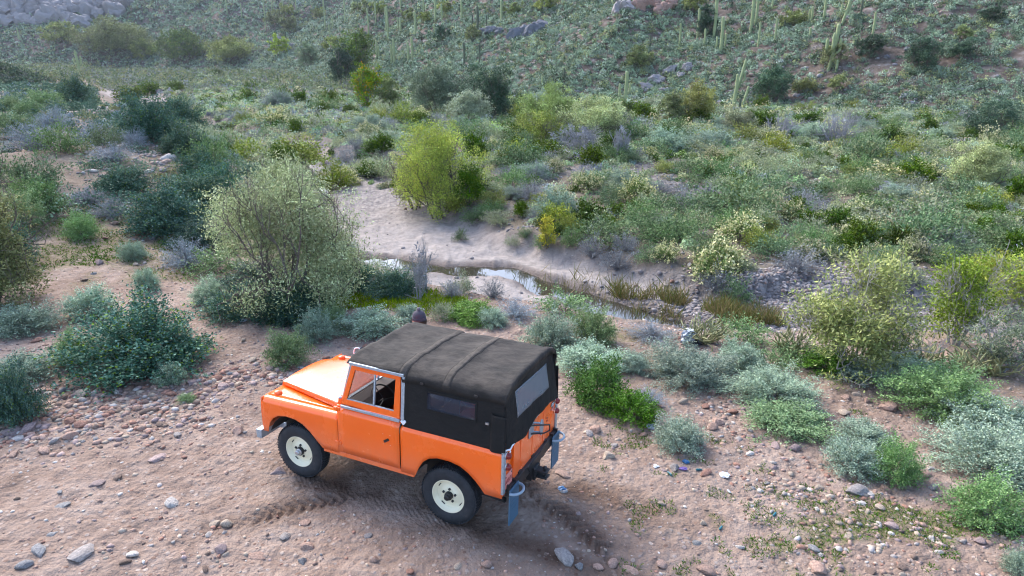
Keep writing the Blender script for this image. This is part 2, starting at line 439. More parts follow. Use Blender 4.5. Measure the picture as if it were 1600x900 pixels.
def make_ground():
    r = np.concatenate([np.linspace(.3, 4.5, 30), np.arange(4.53, 13.5, .026), np.geomspace(13.5, 1100, 520)[1:]])
    th = np.concatenate([np.linspace(-180, -56, 60)[:-1], np.linspace(-56, -40, 60)[:-1], np.linspace(-40, 40, 760)[:-1], np.linspace(40, 56, 60)[:-1], np.linspace(56, 180, 60)])
    Rr, T = np.meshgrid(r, np.radians(th), indexing='ij')
    X = Rr * np.sin(T); Y = Rr * np.cos(T)
    g = terrain(X, Y, True)
    GRID.update(r=r, th=th, z=g['z'])
    n, m = X.shape
    V = np.stack([X, Y, g['z']], -1).reshape(-1, 3)
    i = np.arange(n - 1)[:, None] * m + np.arange(m - 1)[None, :]
    F = np.stack([i, i + 1, i + m + 1, i + m], -1).reshape(-1, 4)[:, ::-1]
    hill = sstep(-2, 7, g['s'])
    sand = g['inwash']
    bar = sstep(-.5, .6, 1.1 - np.hypot((X - 9.5) / 5.5, (Y - 19.5) / 2.6) + .3 * fbm(X, Y, 91, 3)) + sstep(.15, .6, fbm(X * .12, Y * .12, 93, 3)) * (g['k'] > .9) * sstep(28, 36, Y) * .6
    valley = np.maximum(g['k'] * (1 - sand), .8 * g['left'] * (1 - sand) * sstep(-.6, .2, fbm(X * .5, Y * .5, 94, 3) + .1))
    wet = g['damp'] + .8 * g['inwash'] * (1 - sstep(g['sw'] * .9, g['sw'] * 2.2, g['ds']))
    moss = sstep(.15, .7, 1 - np.hypot((X + 2.9) / 2.6, (Y - 15.3) / 1.4) + .35 * fbm(X * .8, Y * .8, 95, 3))
    moss = np.maximum(moss, .75 * sstep(.1, .6, 1 - np.hypot((X + 12.0) / 5.2, (Y - 19) / 4.6) + .5 * fbm(X * .9, Y * .9, 96, 4)))
    moss = np.maximum(moss, .8 * sstep(.2, .7, 1 - np.hypot((X - 4.1) / 1.9, (Y - 7.0) / 1.0) + .55 * fbm(X * 1.7, Y * 1.7, 97, 4)))
    moss = np.maximum(moss, .6 * sstep(.15, .7, fbm(X * .7, Y * .7, 98, 4)) * (1 - g['k']) * sstep(9.5, 13, Y) * (X > 1.5))
    A = np.stack([sand, hill, np.clip(wet, 0, 1), np.ones_like(X)], -1).reshape(-1, 4)
    B = np.stack([np.clip(moss, 0, 1), np.clip(bar, 0, 1), valley, np.ones_like(X)], -1).reshape(-1, 4)
    m_ = mat('earth', (.4, .28, .22), .95, spec=.05); q = N(m_)
    a = q.n('ShaderNodeAttribute', attribute_name='zone_a'); b = q.n('ShaderNodeAttribute', attribute_name='zone_b')
    sa = q.n('ShaderNodeSeparateColor', {'Color': a.outputs['Color']}); sb = q.n('ShaderNodeSeparateColor', {'Color': b.outputs['Color']})
    pos = q.n('ShaderNodeTexCoord').outputs['Object']
    big = q.noise(.55, pos, 5, .6); mid = q.noise(3.2, pos, 6, .62); fine = q.noise(28, pos, 5, .65)
    vor = q.n('ShaderNodeTexVoronoi', {'Vector': pos, 'Scale': 13.0, 'Randomness': 1.0}); vor2 = q.n('ShaderNodeTexVoronoi', {'Vector': pos, 'Scale': 34.0})
    dirt = q.ramp(q.math('ADD', q.math('MULTIPLY', big.outputs[0], .5), q.math('MULTIPLY', mid.outputs[0], .5)), [(.34, (.118, .077, .060)), (.48, (.212, .150, .120)), (.62, (.298, .232, .195))]).outputs[0]
    dirt = q.mix(q.math('MULTIPLY', fine.outputs[0], .55), dirt, (.29, .23, .19), 'MIX')
    # loose grit: each small cell has a colour of its own
    vsep = q.n('ShaderNodeSeparateColor', {'Color': vor.outputs['Color']})
    grit = q.ramp(vsep.outputs[0], [(0, (.14, .085, .065)), (.3, (.27, .185, .145)), (.6, (.36, .30, .26)), (.8, (.23, .20, .19)), (1, (.43, .36, .31))]).outputs[0]
    gm = q.math('MULTIPLY', q.math('LESS_THAN', vor.outputs['Distance'], .33), q.math('GREATER_THAN', vsep.outputs[1], .52))
    gm = q.math('MULTIPLY', gm, q.math('GREATER_THAN', mid.outputs[0], .40))
    dirt = q.mix(q.math('MULTIPLY', gm, .75), dirt, grit)
    sandc = q.ramp(mid.outputs[0], [(.35, (.23, .205, .19)), (.6, (.32, .288, .268))]).outputs[0]
    valc = q.ramp(q.noise(1.3, pos, 6, .7).outputs[0], [(.35, (.08, .068, .05)), (.5, (.135, .112, .085)), (.65, (.20, .175, .14))]).outputs[0]
    hillc = q.ramp(q.noise(.6, pos, 8, .72).outputs[0], [(.33, (.055, .048, .04)), (.47, (.10, .078, .063)), (.58, (.15, .125, .11)), (.68, (.26, .25, .24))]).outputs[0]
    cob = q.n('ShaderNodeTexVoronoi', {'Vector': pos, 'Scale': 5.5}); csep = q.n('ShaderNodeSeparateColor', {'Color': cob.outputs['Color']})
    barc = q.ramp(csep.outputs[0], [(0, (.10, .09, .088)), (.5, (.19, .17, .163)), (1, (.28, .255, .24))]).outputs[0]
    c = q.mix(sb.outputs[2], dirt, valc)
    c = q.mix(sa.outputs[0], c, sandc)
    c = q.mix(sb.outputs[1], c, barc)
    c = q.mix(sa.outputs[1], c, hillc)
    mossc = q.ramp(fine.outputs[0], [(.35, (.045, .06, .013)), (.7, (.13, .145, .032))]).outputs[0]
    mm = q.math('MULTIPLY', sb.outputs[0], q.ramp(q.noise(9, pos, 5, .7).outputs[0], [(.38, (0, 0, 0)), (.56, (1, 1, 1))]).outputs[0])
    c = q.mix(q.math('MULTIPLY', mm, .8), c, mossc)
    c = q.mix(sa.outputs[2], c, (.44, .39, .36), 'MULTIPLY')
    q.l(c, q.b.inputs['Base Color'])
    h = q.math('ADD', q.math('MULTIPLY', mid.outputs[0], .8), q.math('MULTIPLY', fine.outputs[0], .35))
    h = q.math('SUBTRACT', h, q.math('MULTIPLY', vor.outputs['Distance'], .35))
    h = q.math('SUBTRACT', h, q.math('MULTIPLY', vor2.outputs['Distance'], .12))
    nb = q.bump(h, 1.0, .07)
    nb = q.bump(q.math('MULTIPLY', q.math('SUBTRACT', 1.0, cob.outputs['Distance']), sb.outputs[1]), .8, .12, nb)
    q.l(nb, q.b.inputs['Normal'])
    me = np_mesh('ground', V, F, smooth=True, cols={'zone_a': A, 'zone_b': B}, mats=[m_])
    o = link(bpy.data.objects.new('ground', me)); tag(o, kind='structure')
    return o
make_ground()

def make_water():
    m = mat('water', (.04, .036, .028), .02, spec=1.0); g = N(m)
    pos = g.n('ShaderNodeTexCoord').outputs['Object']
    g.l(g.bump(g.noise(4, pos, 3).outputs[0], .04, .02), g.b.inputs['Normal'])
    g.b.inputs['IOR'].default_value = 1.33
    P = STREAM; L = []
    for i in range(len(P) - 1):
        for t in np.linspace(0, 1, 8)[:-1]: L.append(P[i] * (1 - t) + P[i + 1] * t)
    L.append(P[-1]); L = np.array(L); d = np.gradient(L, axis=0); d /= np.linalg.norm(d, axis=1)[:, None]
    nrm = np.stack([-d[:, 1], d[:, 0]], 1)
    half = 1.3 + .03 * np.clip(L[:, 1] - 25, 0, 200)
    b = MB(); b.grid([[(p[0] + n[0] * h * s, p[1] + n[1] * h * s, -2.268) for s in (-1, -.5, 0, .5, 1)] for p, n, h in zip(L, nrm, half)])
    tag(b.build('water', m), kind='structure')
make_water()

# ------------------------------------------------------------------ the truck (x forward, y to its left, z up, origin under the rear axle)
def paint_material():
    m = mat('orange_paint', (.92, .125, .004), .28, spec=.5, coat=.5); g = N(m)
    g.b.inputs['Coat IOR'].default_value = 1.45; g.b.inputs['IOR'].default_value = 1.5
    g.b.inputs['Coat Roughness'].default_value = .12
    pos = g.n('ShaderNodeTexCoord').outputs['Object']
    n1 = g.noise(2.2, pos, 5, .6); n2 = g.noise(45, pos, 3)
    g.l(g.ramp(n1.outputs[0], [(.3, (.88, .112, .003)), (.7, (.94, .135, .006))]).outputs[0], g.b.inputs['Base Color'])
    g.l(g.ramp(n1.outputs[0], [(.3, (.20,) * 3), (.75, (.34,) * 3)]).outputs[0], g.b.inputs['Roughness'])
    # dust low on the panels
    sep = g.n('ShaderNodeSeparateXYZ', {'Vector': pos})
    d = g.n('ShaderNodeMapRange', {'Value': sep.outputs[2], 'From Min': .55, 'From Max': .95, 'To Min': .5, 'To Max': 0})
    dm = g.math('MULTIPLY', d.outputs[0], g.noise(7, pos, 6, .7).outputs[0])
    base = g.b.inputs['Base Color'].links[0].from_socket
    g.l(g.mix(dm, base, (.42, .27, .19)), g.b.inputs['Base Color'])
    g.l(g.bump(n2.outputs[0], .02, .004), g.b.inputs['Normal'])
    return m
def canvas_material():
    m = mat('black_canvas', (.02, .02, .021), .85, spec=.25); g = N(m)
    pos = g.n('ShaderNodeTexCoord').outputs['Object']
    n1 = g.noise(2.6, pos, 6, .65); wv = g.noise(260, pos, 2)
    sc = g.n('ShaderNodeMapping', {'Vector': pos, 'Scale': (5, 9, 6)}); st = g.noise(1.5, sc.outputs[0], 5, .6)
    sep = g.n('ShaderNodeSeparateXYZ', {'Vector': pos})
    top = g.n('ShaderNodeMapRange', {'Value': sep.outputs[2], 'From Min': 1.72, 'From Max': 1.86})
    dust = g.math('MULTIPLY', g.ramp(g.math('ADD', g.math('MULTIPLY', n1.outputs[0], .6), g.math('MULTIPLY', st.outputs[0], .4)), [(.40, (.10,) * 3), (.60, (1,) * 3)]).outputs[0], g.math('ADD', .12, g.math('MULTIPLY', top.outputs[0], .88)))
    c = g.mix(dust, (.010, .0095, .0092), (.046, .039, .034))
    # bleached stitched bands above the hoops
    for x0 in (.60, .02):
        bd = g.math('COMPARE', sep.outputs[0], x0); bd.node.inputs[2].default_value = .045
        c = g.mix(g.math('MULTIPLY', g.math('MULTIPLY', bd, top.outputs[0]), .38), c, (.095, .085, .076))
    g.l(c, g.b.inputs['Base Color'])
    nb = g.bump(st.outputs[0], .6, .03); nb = g.bump(wv.outputs[0], .25, .002, nb)
    g.l(nb, g.b.inputs['Normal'])
    return m
def rubber_material():
    m = mat('rubber', (.018, .02, .024), .7, spec=.35); g = N(m)
    pos = g.n('ShaderNodeTexCoord').outputs['Object']
    n = g.noise(9, pos, 6, .7)
    g.l(g.ramp(n.outputs[0], [(.35, (.014, .016, .02)), (.62, (.03, .032, .037)), (.78, (.11, .085, .07))]).outputs[0], g.b.inputs['Base Color'])
    g.l(g.bump(n.outputs[0], .15, .01), g.b.inputs['Normal'])
    return m
def clear_material(name, alpha, col, rough=.05):
    m = mat(name, col, rough, spec=.6); m.node_tree.nodes['Principled BSDF'].inputs['Alpha'].default_value = alpha
    return m
def galv_material():
    m = mat('galvanised_steel', (.36, .42, .48), .42, metal=.55); g = N(m)
    pos = g.n('ShaderNodeTexCoord').outputs['Object']; n = g.noise(30, pos, 5, .7)
    g.l(g.ramp(n.outputs[0], [(.3, (.27, .33, .39)), (.7, (.46, .52, .57))]).outputs[0], g.b.inputs['Base Color'])
    return m
PAINT = paint_material(); CANVAS = canvas_material(); RUBBER = rubber_material(); GALV = galv_material()
CREAM = mat('cream_paint', (.74, .68, .50), .42); BLACK = mat('black_steel', (.012, .012, .014), .5)
DARK = mat('dark_underside', (.02, .018, .017), .9); CHROME = mat('chrome', (.8, .82, .85), .12, metal=1)
DOORGLASS = clear_material('door_glass_painted_reflection', .80, (.035, .026, .022), .04); GLASS = clear_material('window_glass_clear', .22, (.25, .27, .28), .02); VINYL = clear_material('clear_vinyl', .50, (.22, .245, .28), .33)  # door pane's dark brown reflection is painted into its colour and opacity
VINYL_SIDE = clear_material('hazy_vinyl', .30, (.05, .055, .08), .22)
REDLENS = mat('red_lens', (.19, .012, .012), .2); AMBER = mat('amber_lens', (.75, .13, .03), .22); BLUEGREY = mat('blue_grey_steel', (.045, .105, .165), .6)
SEAM = bark_material('faded_canvas', (.035, .030, .026), (.075, .064, .055)); PLATE = mat('pink_plate', (.62, .235, .20), .5); INK = mat('dark_red_ink', (.26, .03, .03), .6); SEAT = mat('dark_vinyl', (.03, .027, .025), .6)
WHITE = mat('white_metal', (.75, .77, .8), .35); DASH = mat('dashboard_grey', (.04, .024, .02), .7)
BLANKET = mat('red_blanket', (.28, .05, .05), .9); BLUECLOTH = mat('blue_cloth', (.10, .16, .30), .9); SILVER = mat('silver_hub', (.45, .47, .5), .35, metal=.8)

truck = empty('off_road_truck')
truck.matrix_world = Matrix.Translation(TRUCK_T) @ TRUCK_M.to_4x4()
tag(truck, 'orange short two-door off-road truck with a black canvas top parked on the dirt', 'truck')

def side_y(z, zt):                       # slab side with a rolled shoulder
    q = max(0.0, min(1.0, (z - (zt - .075)) / .075))
    return .83 - .052 * q ** 2.2
def arch(x, xc, zc, rad, flat):
    d = abs(x - xc)
    return flat if d >= rad else max(flat, zc + math.sqrt(rad * rad - d * d))
RB = ((-.55, .61), (-.52, .61), (-.47, .67), (-.40, .745), (-.31, .82), (-.20, .88), (-.06, .905), (.10, .90), (.21, .865), (.29, .80), (.345, .71), (.38, .63), (.40, .585))
FB = ((1.76, .59), (1.80, .625), (1.87, .69), (1.96, .775), (2.07, .85), (2.19, .89), (2.34, .897), (2.47, .87), (2.56, .815), (2.615, .74), (2.645, .66), (2.655, .60))
def rear_bottom(x): return float(np.interp(x, [p[0] for p in RB], [p[1] for p in RB]))
def front_bottom(x): return float(np.interp(x, [p[0] for p in FB], [p[1] for p in FB]))
def side_grid(b, x0, x1, nx, bot, top, sg, extra=()):
    xs = sorted(set([x0 + (x1 - x0) * i / nx for i in range(nx + 1)] + [x for x in extra if x0 < x < x1]))
    P = []
    for x in xs:
        zb, zt = bot(x), top(x)
        zs = [zb + (zt - .075 - zb) * k / 5 for k in range(6)] + [zt - .055, zt - .035, zt - .017, zt - .005, zt]
        row = [(x, sg * side_y(z, zt), z) for z in zs]
        row += [(x, sg * .755, zt + .004), (x, sg * .70, zt + .004)]
        P.append(row)
    b.grid(P)
# rear tub
zt_tub = lambda x: 1.195
tub = MB()
for sg in (1, -1): side_grid(tub, -.735, .595, 34, rear_bottom, zt_tub, sg, [p[0] for p in RB])
for sg in (1, -1): tub.grid([[(-.735, sg * y, z) for y in (.82, .75, .66, .575)] for z in (.63, .8, 1.0, 1.10, 1.19)])
tub.grid([[(x, y, .72) for y in (-.80, 0, .80)] for x in (-.72, -.5)]); tub.grid([[(x, y, .72) for y in (-.50, 0, .50)] for x in (-.5, .6)])
for sg in (1, -1): tub.grid([[(x, sg * y, .93) for y in (.50, .82)] for x in (-.7, .59)]); tub.grid([[(x, sg * .50, z) for z in (.72, .93)] for x in (-.7, .59)])
tub.build('rear_tub', PAINT, truck, solid=.008)
# rear corner cappings in galvanised steel
for sg in (1, -1):
    c = MB(); c.box(-.748, -.722, sg * .835, sg * .79, .66, 1.19); c.box(-.752, -.738, sg * .832, sg * .775, .66, 1.19)
    for k in range(7): c.lathe([(0, .004), (.006, .003), (.007, 0)], 'y', (-.733, sg * .835, .70 + k * .075), 8, 0, sg)
    c.build('corner_capping', GALV, truck, bevel=.004)
cap = MB()
for sg in (1, -1): cap.box(-.72, .58, sg * .715, sg * .775, 1.204, 1.216)
cap.build('tub_capping', GALV, truck, bevel=.003)
for sg in (1, -1):
    for x, z in [(.57, .66 + .09 * k) for k in range(6)] + [(.52 - .13 * k, 1.135) for k in range(10)]:
        r_ = MB(); r_.lathe([(.0065, 0), (.005, .003), (0, .004)], 'y', (x, sg * (side_y(z, 1.195) + .003), z), 6, 0, sg); r_.build('rivet', PAINT, truck)
# inner wheel boxes, chassis and axles
ch = MB()
for sg in (1, -1):
    ch.box(-.75, 2.75, sg * .36, sg * .44, .50, .62)
    for xc in (0, 2.235):
        P = []
        for k in range(13):
            an = math.pi * (.10 + .80 * k / 12.0)
            P.append([(xc + .44 * math.cos(an), sg * y, .46 + .44 * math.sin(an)) for y in (.46, .79)])
        ch.grid(P)
        ch.grid([[(xc + .47 * math.cos(math.pi * k / 12), sg * .46, .42 + .47 * math.sin(math.pi * k / 12)), (xc + .47 * math.cos(math.pi * k / 12), sg * .46, .40)] for k in range(13)])
    ch.box(-.65, -.05, sg * .30, sg * .36, .47, .49)
for xc in (0, 2.235):
    ch.tube([(xc, -.62, .37), (xc, .62, .37)], .045, 10); ch.lathe([(.02, -.10), (.11, -.07), (.13, 0), (.11, .07), (.02, .10)], 'y', (xc, -.18, .37), 16)
ch.box(.3, 1.6, -.18, .18, .46, .66); ch.box(1.7, 2.6, -.30, .30, .60, .95)
ch.build('chassis', DARK, truck, solid=0)
# rear crossmember
cm = MB(); cm.box(-.79, -.72, -.72, .72, .575, .715)
cm.box(-.80, -.73, -.13, .13, .45, .70); cm.prism([(-.80, .16, .715), (-.80, .26, .715), (-.80, .10, .50), (-.80, .02, .50)], 4, (.012, 0, 0)); cm.prism([(-.80, -.16, .715), (-.80, -.26, .715), (-.80, -.10, .50), (-.80, -.02, .50)], 4, (.012, 0, 0))
cm.build('rear_crossmember', BLACK, truck, bevel=.005)
th = MB()
th.box(-.97, -.80, -.06, .06, .545, .57); th.box(-.97, -.80, -.06, .06, .47, .495); th.box(-.83, -.795, -.08, .08, .44, .60); th.tube([(-.925, 0, .45), (-.925, 0, .59)], .016, 10); th.lathe([(.028, 0), (.028, .02), (.01, .03)], 'z', (-.925, 0, .59), 12)
th.build('tow_hitch', BLACK, truck, bevel=.006)
ex = MB(); ex.tube([(.2, .55, .47), (-.35, .60, .46), (-.70, .66, .48)], .03, 12, caps=False); ex.build('exhaust_pipe', DARK, truck, solid=.004)
# tailgate
tg = MB(); tg.box(-.752, -.728, -.565, .565, .70, 1.195)
for y in (-.35, 0, .35): tg.box(-.758, -.752, y - .03, y + .03, .74, 1.16)
tgo = tg.build('tailgate', PAINT, truck, bevel=.006)
hg = MB()
for y in (-.40, .0, .40): hg.box(-.768, -.748, y - .035, y + .035, .685, .74); hg.tube([(-.765, y - .05, .695), (-.765, y + .05, .695)], .012, 8)
hg.build('hinge', BLACK, tgo, bevel=.002)
rail = MB(); rail.box(-.757, -.722, -.565, .565, 1.197, 1.212); rail.build('top_rail', GALV, tgo, bevel=.003)
# spare wheel carrier: base plate, standing loop plate and a bent handle
sp = MB(); sp.box(-.768, -.756, .02, .16, 1.03, 1.20)
sp.build('carrier_plate', GALV, tgo, bevel=.004)
rg = MB()
ring = [(-.865, .0 + .052 * math.cos(a), 1.135 + .105 * math.sin(a)) for a in np.linspace(0, 2 * math.pi, 25)[:-1]]
rg.prism(ring, 24, (.014, 0, 0))
for z in (1.075, 1.195): rg.tube([(-.76, .05, z), (-.865, .01, z)], .012, 8)
rg.build('carrier_ring', GALV, tgo, bevel=.003)
hd = MB(); hd.tube([(-.765, .11, 1.185), (-.90, .02, 1.185), (-.945, -.04, 1.17), (-.945, -.05, 1.09), (-.90, .02, 1.075), (-.765, .11, 1.075)], .010, 8)
hd.build('handle', BLACK, tgo)
for y, z in ((-.45, 1.02), (-.45, .98)):
    s = MB(); s.lathe([(.012, 0), (.011, .008), (0, .01)], 'x', (-.752, y, z), 10, 0, -1); s.build('bolt_head', INK, tgo)
# lamps
for sg in (1, -1):
    for z, r in ((1.125, .040), (.985, .040)):
        l = MB(); l.lathe([(.046, 0), (.046, .014), (.040, .018)], 'x', (-.742, sg * .755, z), 20, 0, -1)
        lo = l.build('tail_light', CHROME, truck)
        e = MB(); e.lathe([(.040, .012), (.038, .04), (.026, .058), (0, .064)], 'x', (-.742, sg * .755, z), 20, 0, -1); e.build('lens', REDLENS, lo)
# number plate and badge
def text_mesh(name, txt, size, mat_, parent, loc, rot, ext=.0015, sx=1.0):
    cu = bpy.data.curves.new(name, 'FONT'); cu.body = txt; cu.size = size; cu.extrude = ext; cu.align_x = 'CENTER'; cu.align_y = 'CENTER'
    tmp = bpy.data.objects.new(name + '_curve', cu); COL.objects.link(tmp)
    dg = bpy.context.evaluated_depsgraph_get(); dg.update()
    me = bpy.data.meshes.new_from_object(tmp.evaluated_get(dg)); bpy.data.objects.remove(tmp); bpy.data.curves.remove(cu)
    me.materials.clear(); me.materials.append(mat_)
    o = bpy.data.objects.new(name, me); link(o, parent); o.location = loc; o.rotation_euler = rot; o.scale = (sx, 1, 1)
    return o
pl = MB(); pl.box(-.752, -.7445, .595, .795, .70, .875)
plo = pl.build('number_plate', PLATE, truck, bevel=.002)
REAR = (R_(90), 0, R_(-90))
text_mesh('plate_lettering', 'AKR71', .078, INK, plo, (-.7535, .695, .785), REAR, sx=.78)
for y in (.62, .77):
    s = MB(); s.lathe([(.009, 0), (.008, .005), (0, .006)], 'x', (-.752, y, .852), 8, 0, -1); s.build('screw', BLACK, plo)
bd = MB()
bd.prism([(-.742, -.655 + .062 * math.cos(a), 1.115 + .036 * math.sin(a)) for a in np.linspace(0, 2 * math.pi, 25)[:-1]], 24, (-.004, 0, 0))
bdo = bd.build('badge', mat('badge_black', (.02, .03, .035), .35), truck)
text_mesh('badge_lettering', 'LAND\nROVER', .026, WHITE, bdo, (-.7475, -.655, 1.115), REAR)
st = MB(); st.box(-.7425, -.745, -.71, -.60, 1.045, 1.062); st.build('badge_strip', mat('badge_grey', (.2, .2, .22), .4), bdo)
# folding rear steps hanging below the corners
for yc in (.66, -.66):
    s = MB(); s.box(-.815, -.80, yc - .125, yc + .125, .25, .70)
    for k in range(3): s.box(-.818, -.815, yc - .10, yc + .10, .42 + k * .055, .432 + k * .055)
    so = s.build('rear_step', BLUEGREY, truck, bevel=.004)
    t = MB(); t.tube([(-.81, yc + .125, .665)] + [(-.815 - .10 * math.sin(a), yc + .125 * math.cos(a), .665) for a in np.linspace(.12, math.pi - .12, 11)] + [(-.81, yc - .125, .665)], .016, 10)
    t.build('tube_rim', mat('pale_blue_steel', (.22, .29, .35), .5) if yc > 0 else bpy.data.materials['pale_blue_steel'], so)
    br = MB(); br.box(-.80, -.74, yc - .09, yc - .06, .66, .74); br.box(-.80, -.74, yc + .06, yc + .09, .66, .74); br.build('bracket', BLACK, so)

# front wings
def wing_top(x): return 1.075 + (2.735 - x) / 1.2 * .03
def bon_half(x): return .43 + (2.70 - x) / 1.15 * .275
for sg in (1, -1):
    w = MB(); side_grid(w, 1.515, 2.735, 28, front_bottom, wing_top, sg, [p[0] for p in FB])
    xs = np.linspace(1.515, 2.735, 12)
    w.grid([[(x, sg * (.70 + (bon_half(x) - .03 - .70) * k / 4), wing_top(x) + .004 - .004 * (k > 0)) for k in range(5)] for x in xs])
    w.grid([[(2.735 + .012 * (1 - ((z - .85) / .25) ** 2), sg * y, z) for y in (.83, .70, .55, .42)] for z in np.linspace(.60, 1.075, 6)])
    w.build('front_wing', PAINT, truck, solid=.008)
    l = MB(); l.lathe([(.050, 0), (.046, .02), (.03, .035), (0, .04)], 'x', (2.745, sg * .68, .93), 20); l.lathe([(.05, 0), (.046, .02), (.03, .035), (0, .04)], 'x', (2.745, sg * .68, .80), 20)
    l.build('indicator_lamp', AMBER, truck)
    h = MB(); h.lathe([(.10, 0), (.095, .02), (.06, .035), (0, .042)], 'x', (2.745, sg * .53, .86), 24); h.build('headlight', CHROME, truck)
    # amber marker repeated on the top of the wing
    mk = MB(); mk.lathe([(.052, 0), (.052, .02), (.046, .04), (.03, .052), (0, .056)], 'z', (2.60, sg * .66, 1.078), 20); mo = mk.build('marker_lamp', AMBER, truck)
    rk = MB(); rk.box(1.76, .42, sg * .795, sg * .826, .545, .612); rk.build('sill', PAINT, truck, bevel=.01)
gr = MB(); gr.box(2.66, 2.70, -.42, .42, .62, 1.10)
for k in range(9): gr.box(2.70, 2.712, -.36, .36, .66 + k * .045, .68 + k * .045)
gr.build('grille', BLACK, truck)
# bonnet: crowned sheet with turned-down edges
bn = MB(); P = []
for x in np.linspace(1.545, 2.735, 16):
    hb = bon_half(x); z0 = 1.205 - (x - 1.545) / 1.19 * .055
    if x > 2.69: z0 -= .012
    row = []
    for y, dz in [(-1, -.075), (-1, -.02), (-.985, -.006), (-.93, 0), (-.75, .008), (-.6, .016), (-.35, .022), (0, .024), (.35, .022), (.6, .016), (.75, .008), (.93, 0), (.985, -.006), (1, -.02), (1, -.075)]:
        row.append((x, y * hb, z0 + dz))
    P.append(row)
P.append([(2.745, p[1] * .995, p[2] - .03) for p in P[-1]]); P.append([(2.745, p[1], 1.08) for p in P[-1]])
bn.grid(P)
bn.build('bonnet', PAINT, truck, solid=.006)
# scuttle and bulkhead
sc_ = MB(); sc_.box(1.44, 1.56, -.765, .765, .62, 1.20); sc_.box(1.44, 1.56, -.70, .70, 1.195, 1.225)
for sg in (1, -1): sc_.box(1.47, 1.545, sg * .72, sg * .80, .62, 1.235)
sc_.build('bulkhead', PAINT, truck, bevel=.012)
vn = MB()
for sg in (1, -1): vn.box(1.52, 1.50, sg * .15, sg * .60, 1.226, 1.236)
vn.build('vent_flap', PAINT, truck, bevel=.003)
# bumper
bp = MB(); bp.box(2.84, 2.93, -.78, .78, .42, .545); bp.box(2.70, 2.85, -.46, -.36, .44, .53); bp.box(2.70, 2.85, .36, .46, .44, .53)
bp.build('front_bumper', GALV, truck, bevel=.008)
# windscreen
def wsx(z): return 1.50 - (z - 1.225) / .58 * .16
ws = MB()
for sg in (1, -1): ws.bar((wsx(1.225), sg * .715, 1.225), (wsx(1.80), sg * .695, 1.80), .045, .05, (1, 0, 0))
ws.bar((wsx(1.80), -.715, 1.80), (wsx(1.80), .715, 1.80), .05, .05); ws.bar((wsx(1.245), -.72, 1.245), (wsx(1.245), .72, 1.245), .05, .05); ws.bar((wsx(1.24), 0, 1.24), (wsx(1.80), 0, 1.80), .025, .03, (1, 0, 0))
wso = ws.build('windscreen_frame', GALV, truck, bevel=.005)
wg = MB(); wg.grid([[(wsx(z), y, z) for y in (-.70, 0, .70)] for z in (1.25, 1.80)]); wg.build('windscreen_glass', GLASS, wso)
for sg in (1, -1):
    b = MB(); b.bar((1.54, sg * .74, 1.20), (1.50, sg * .735, 1.33), .05, .05, (1, 0, 0)); b.build('windscreen_bracket', PAINT, wso, bevel=.006)
    k = MB(); k.bar((1.555, sg * .70, 1.31), (1.50, sg * .775, 1.325), .045, .02); k.build('clamp', GALV, wso, bevel=.004)
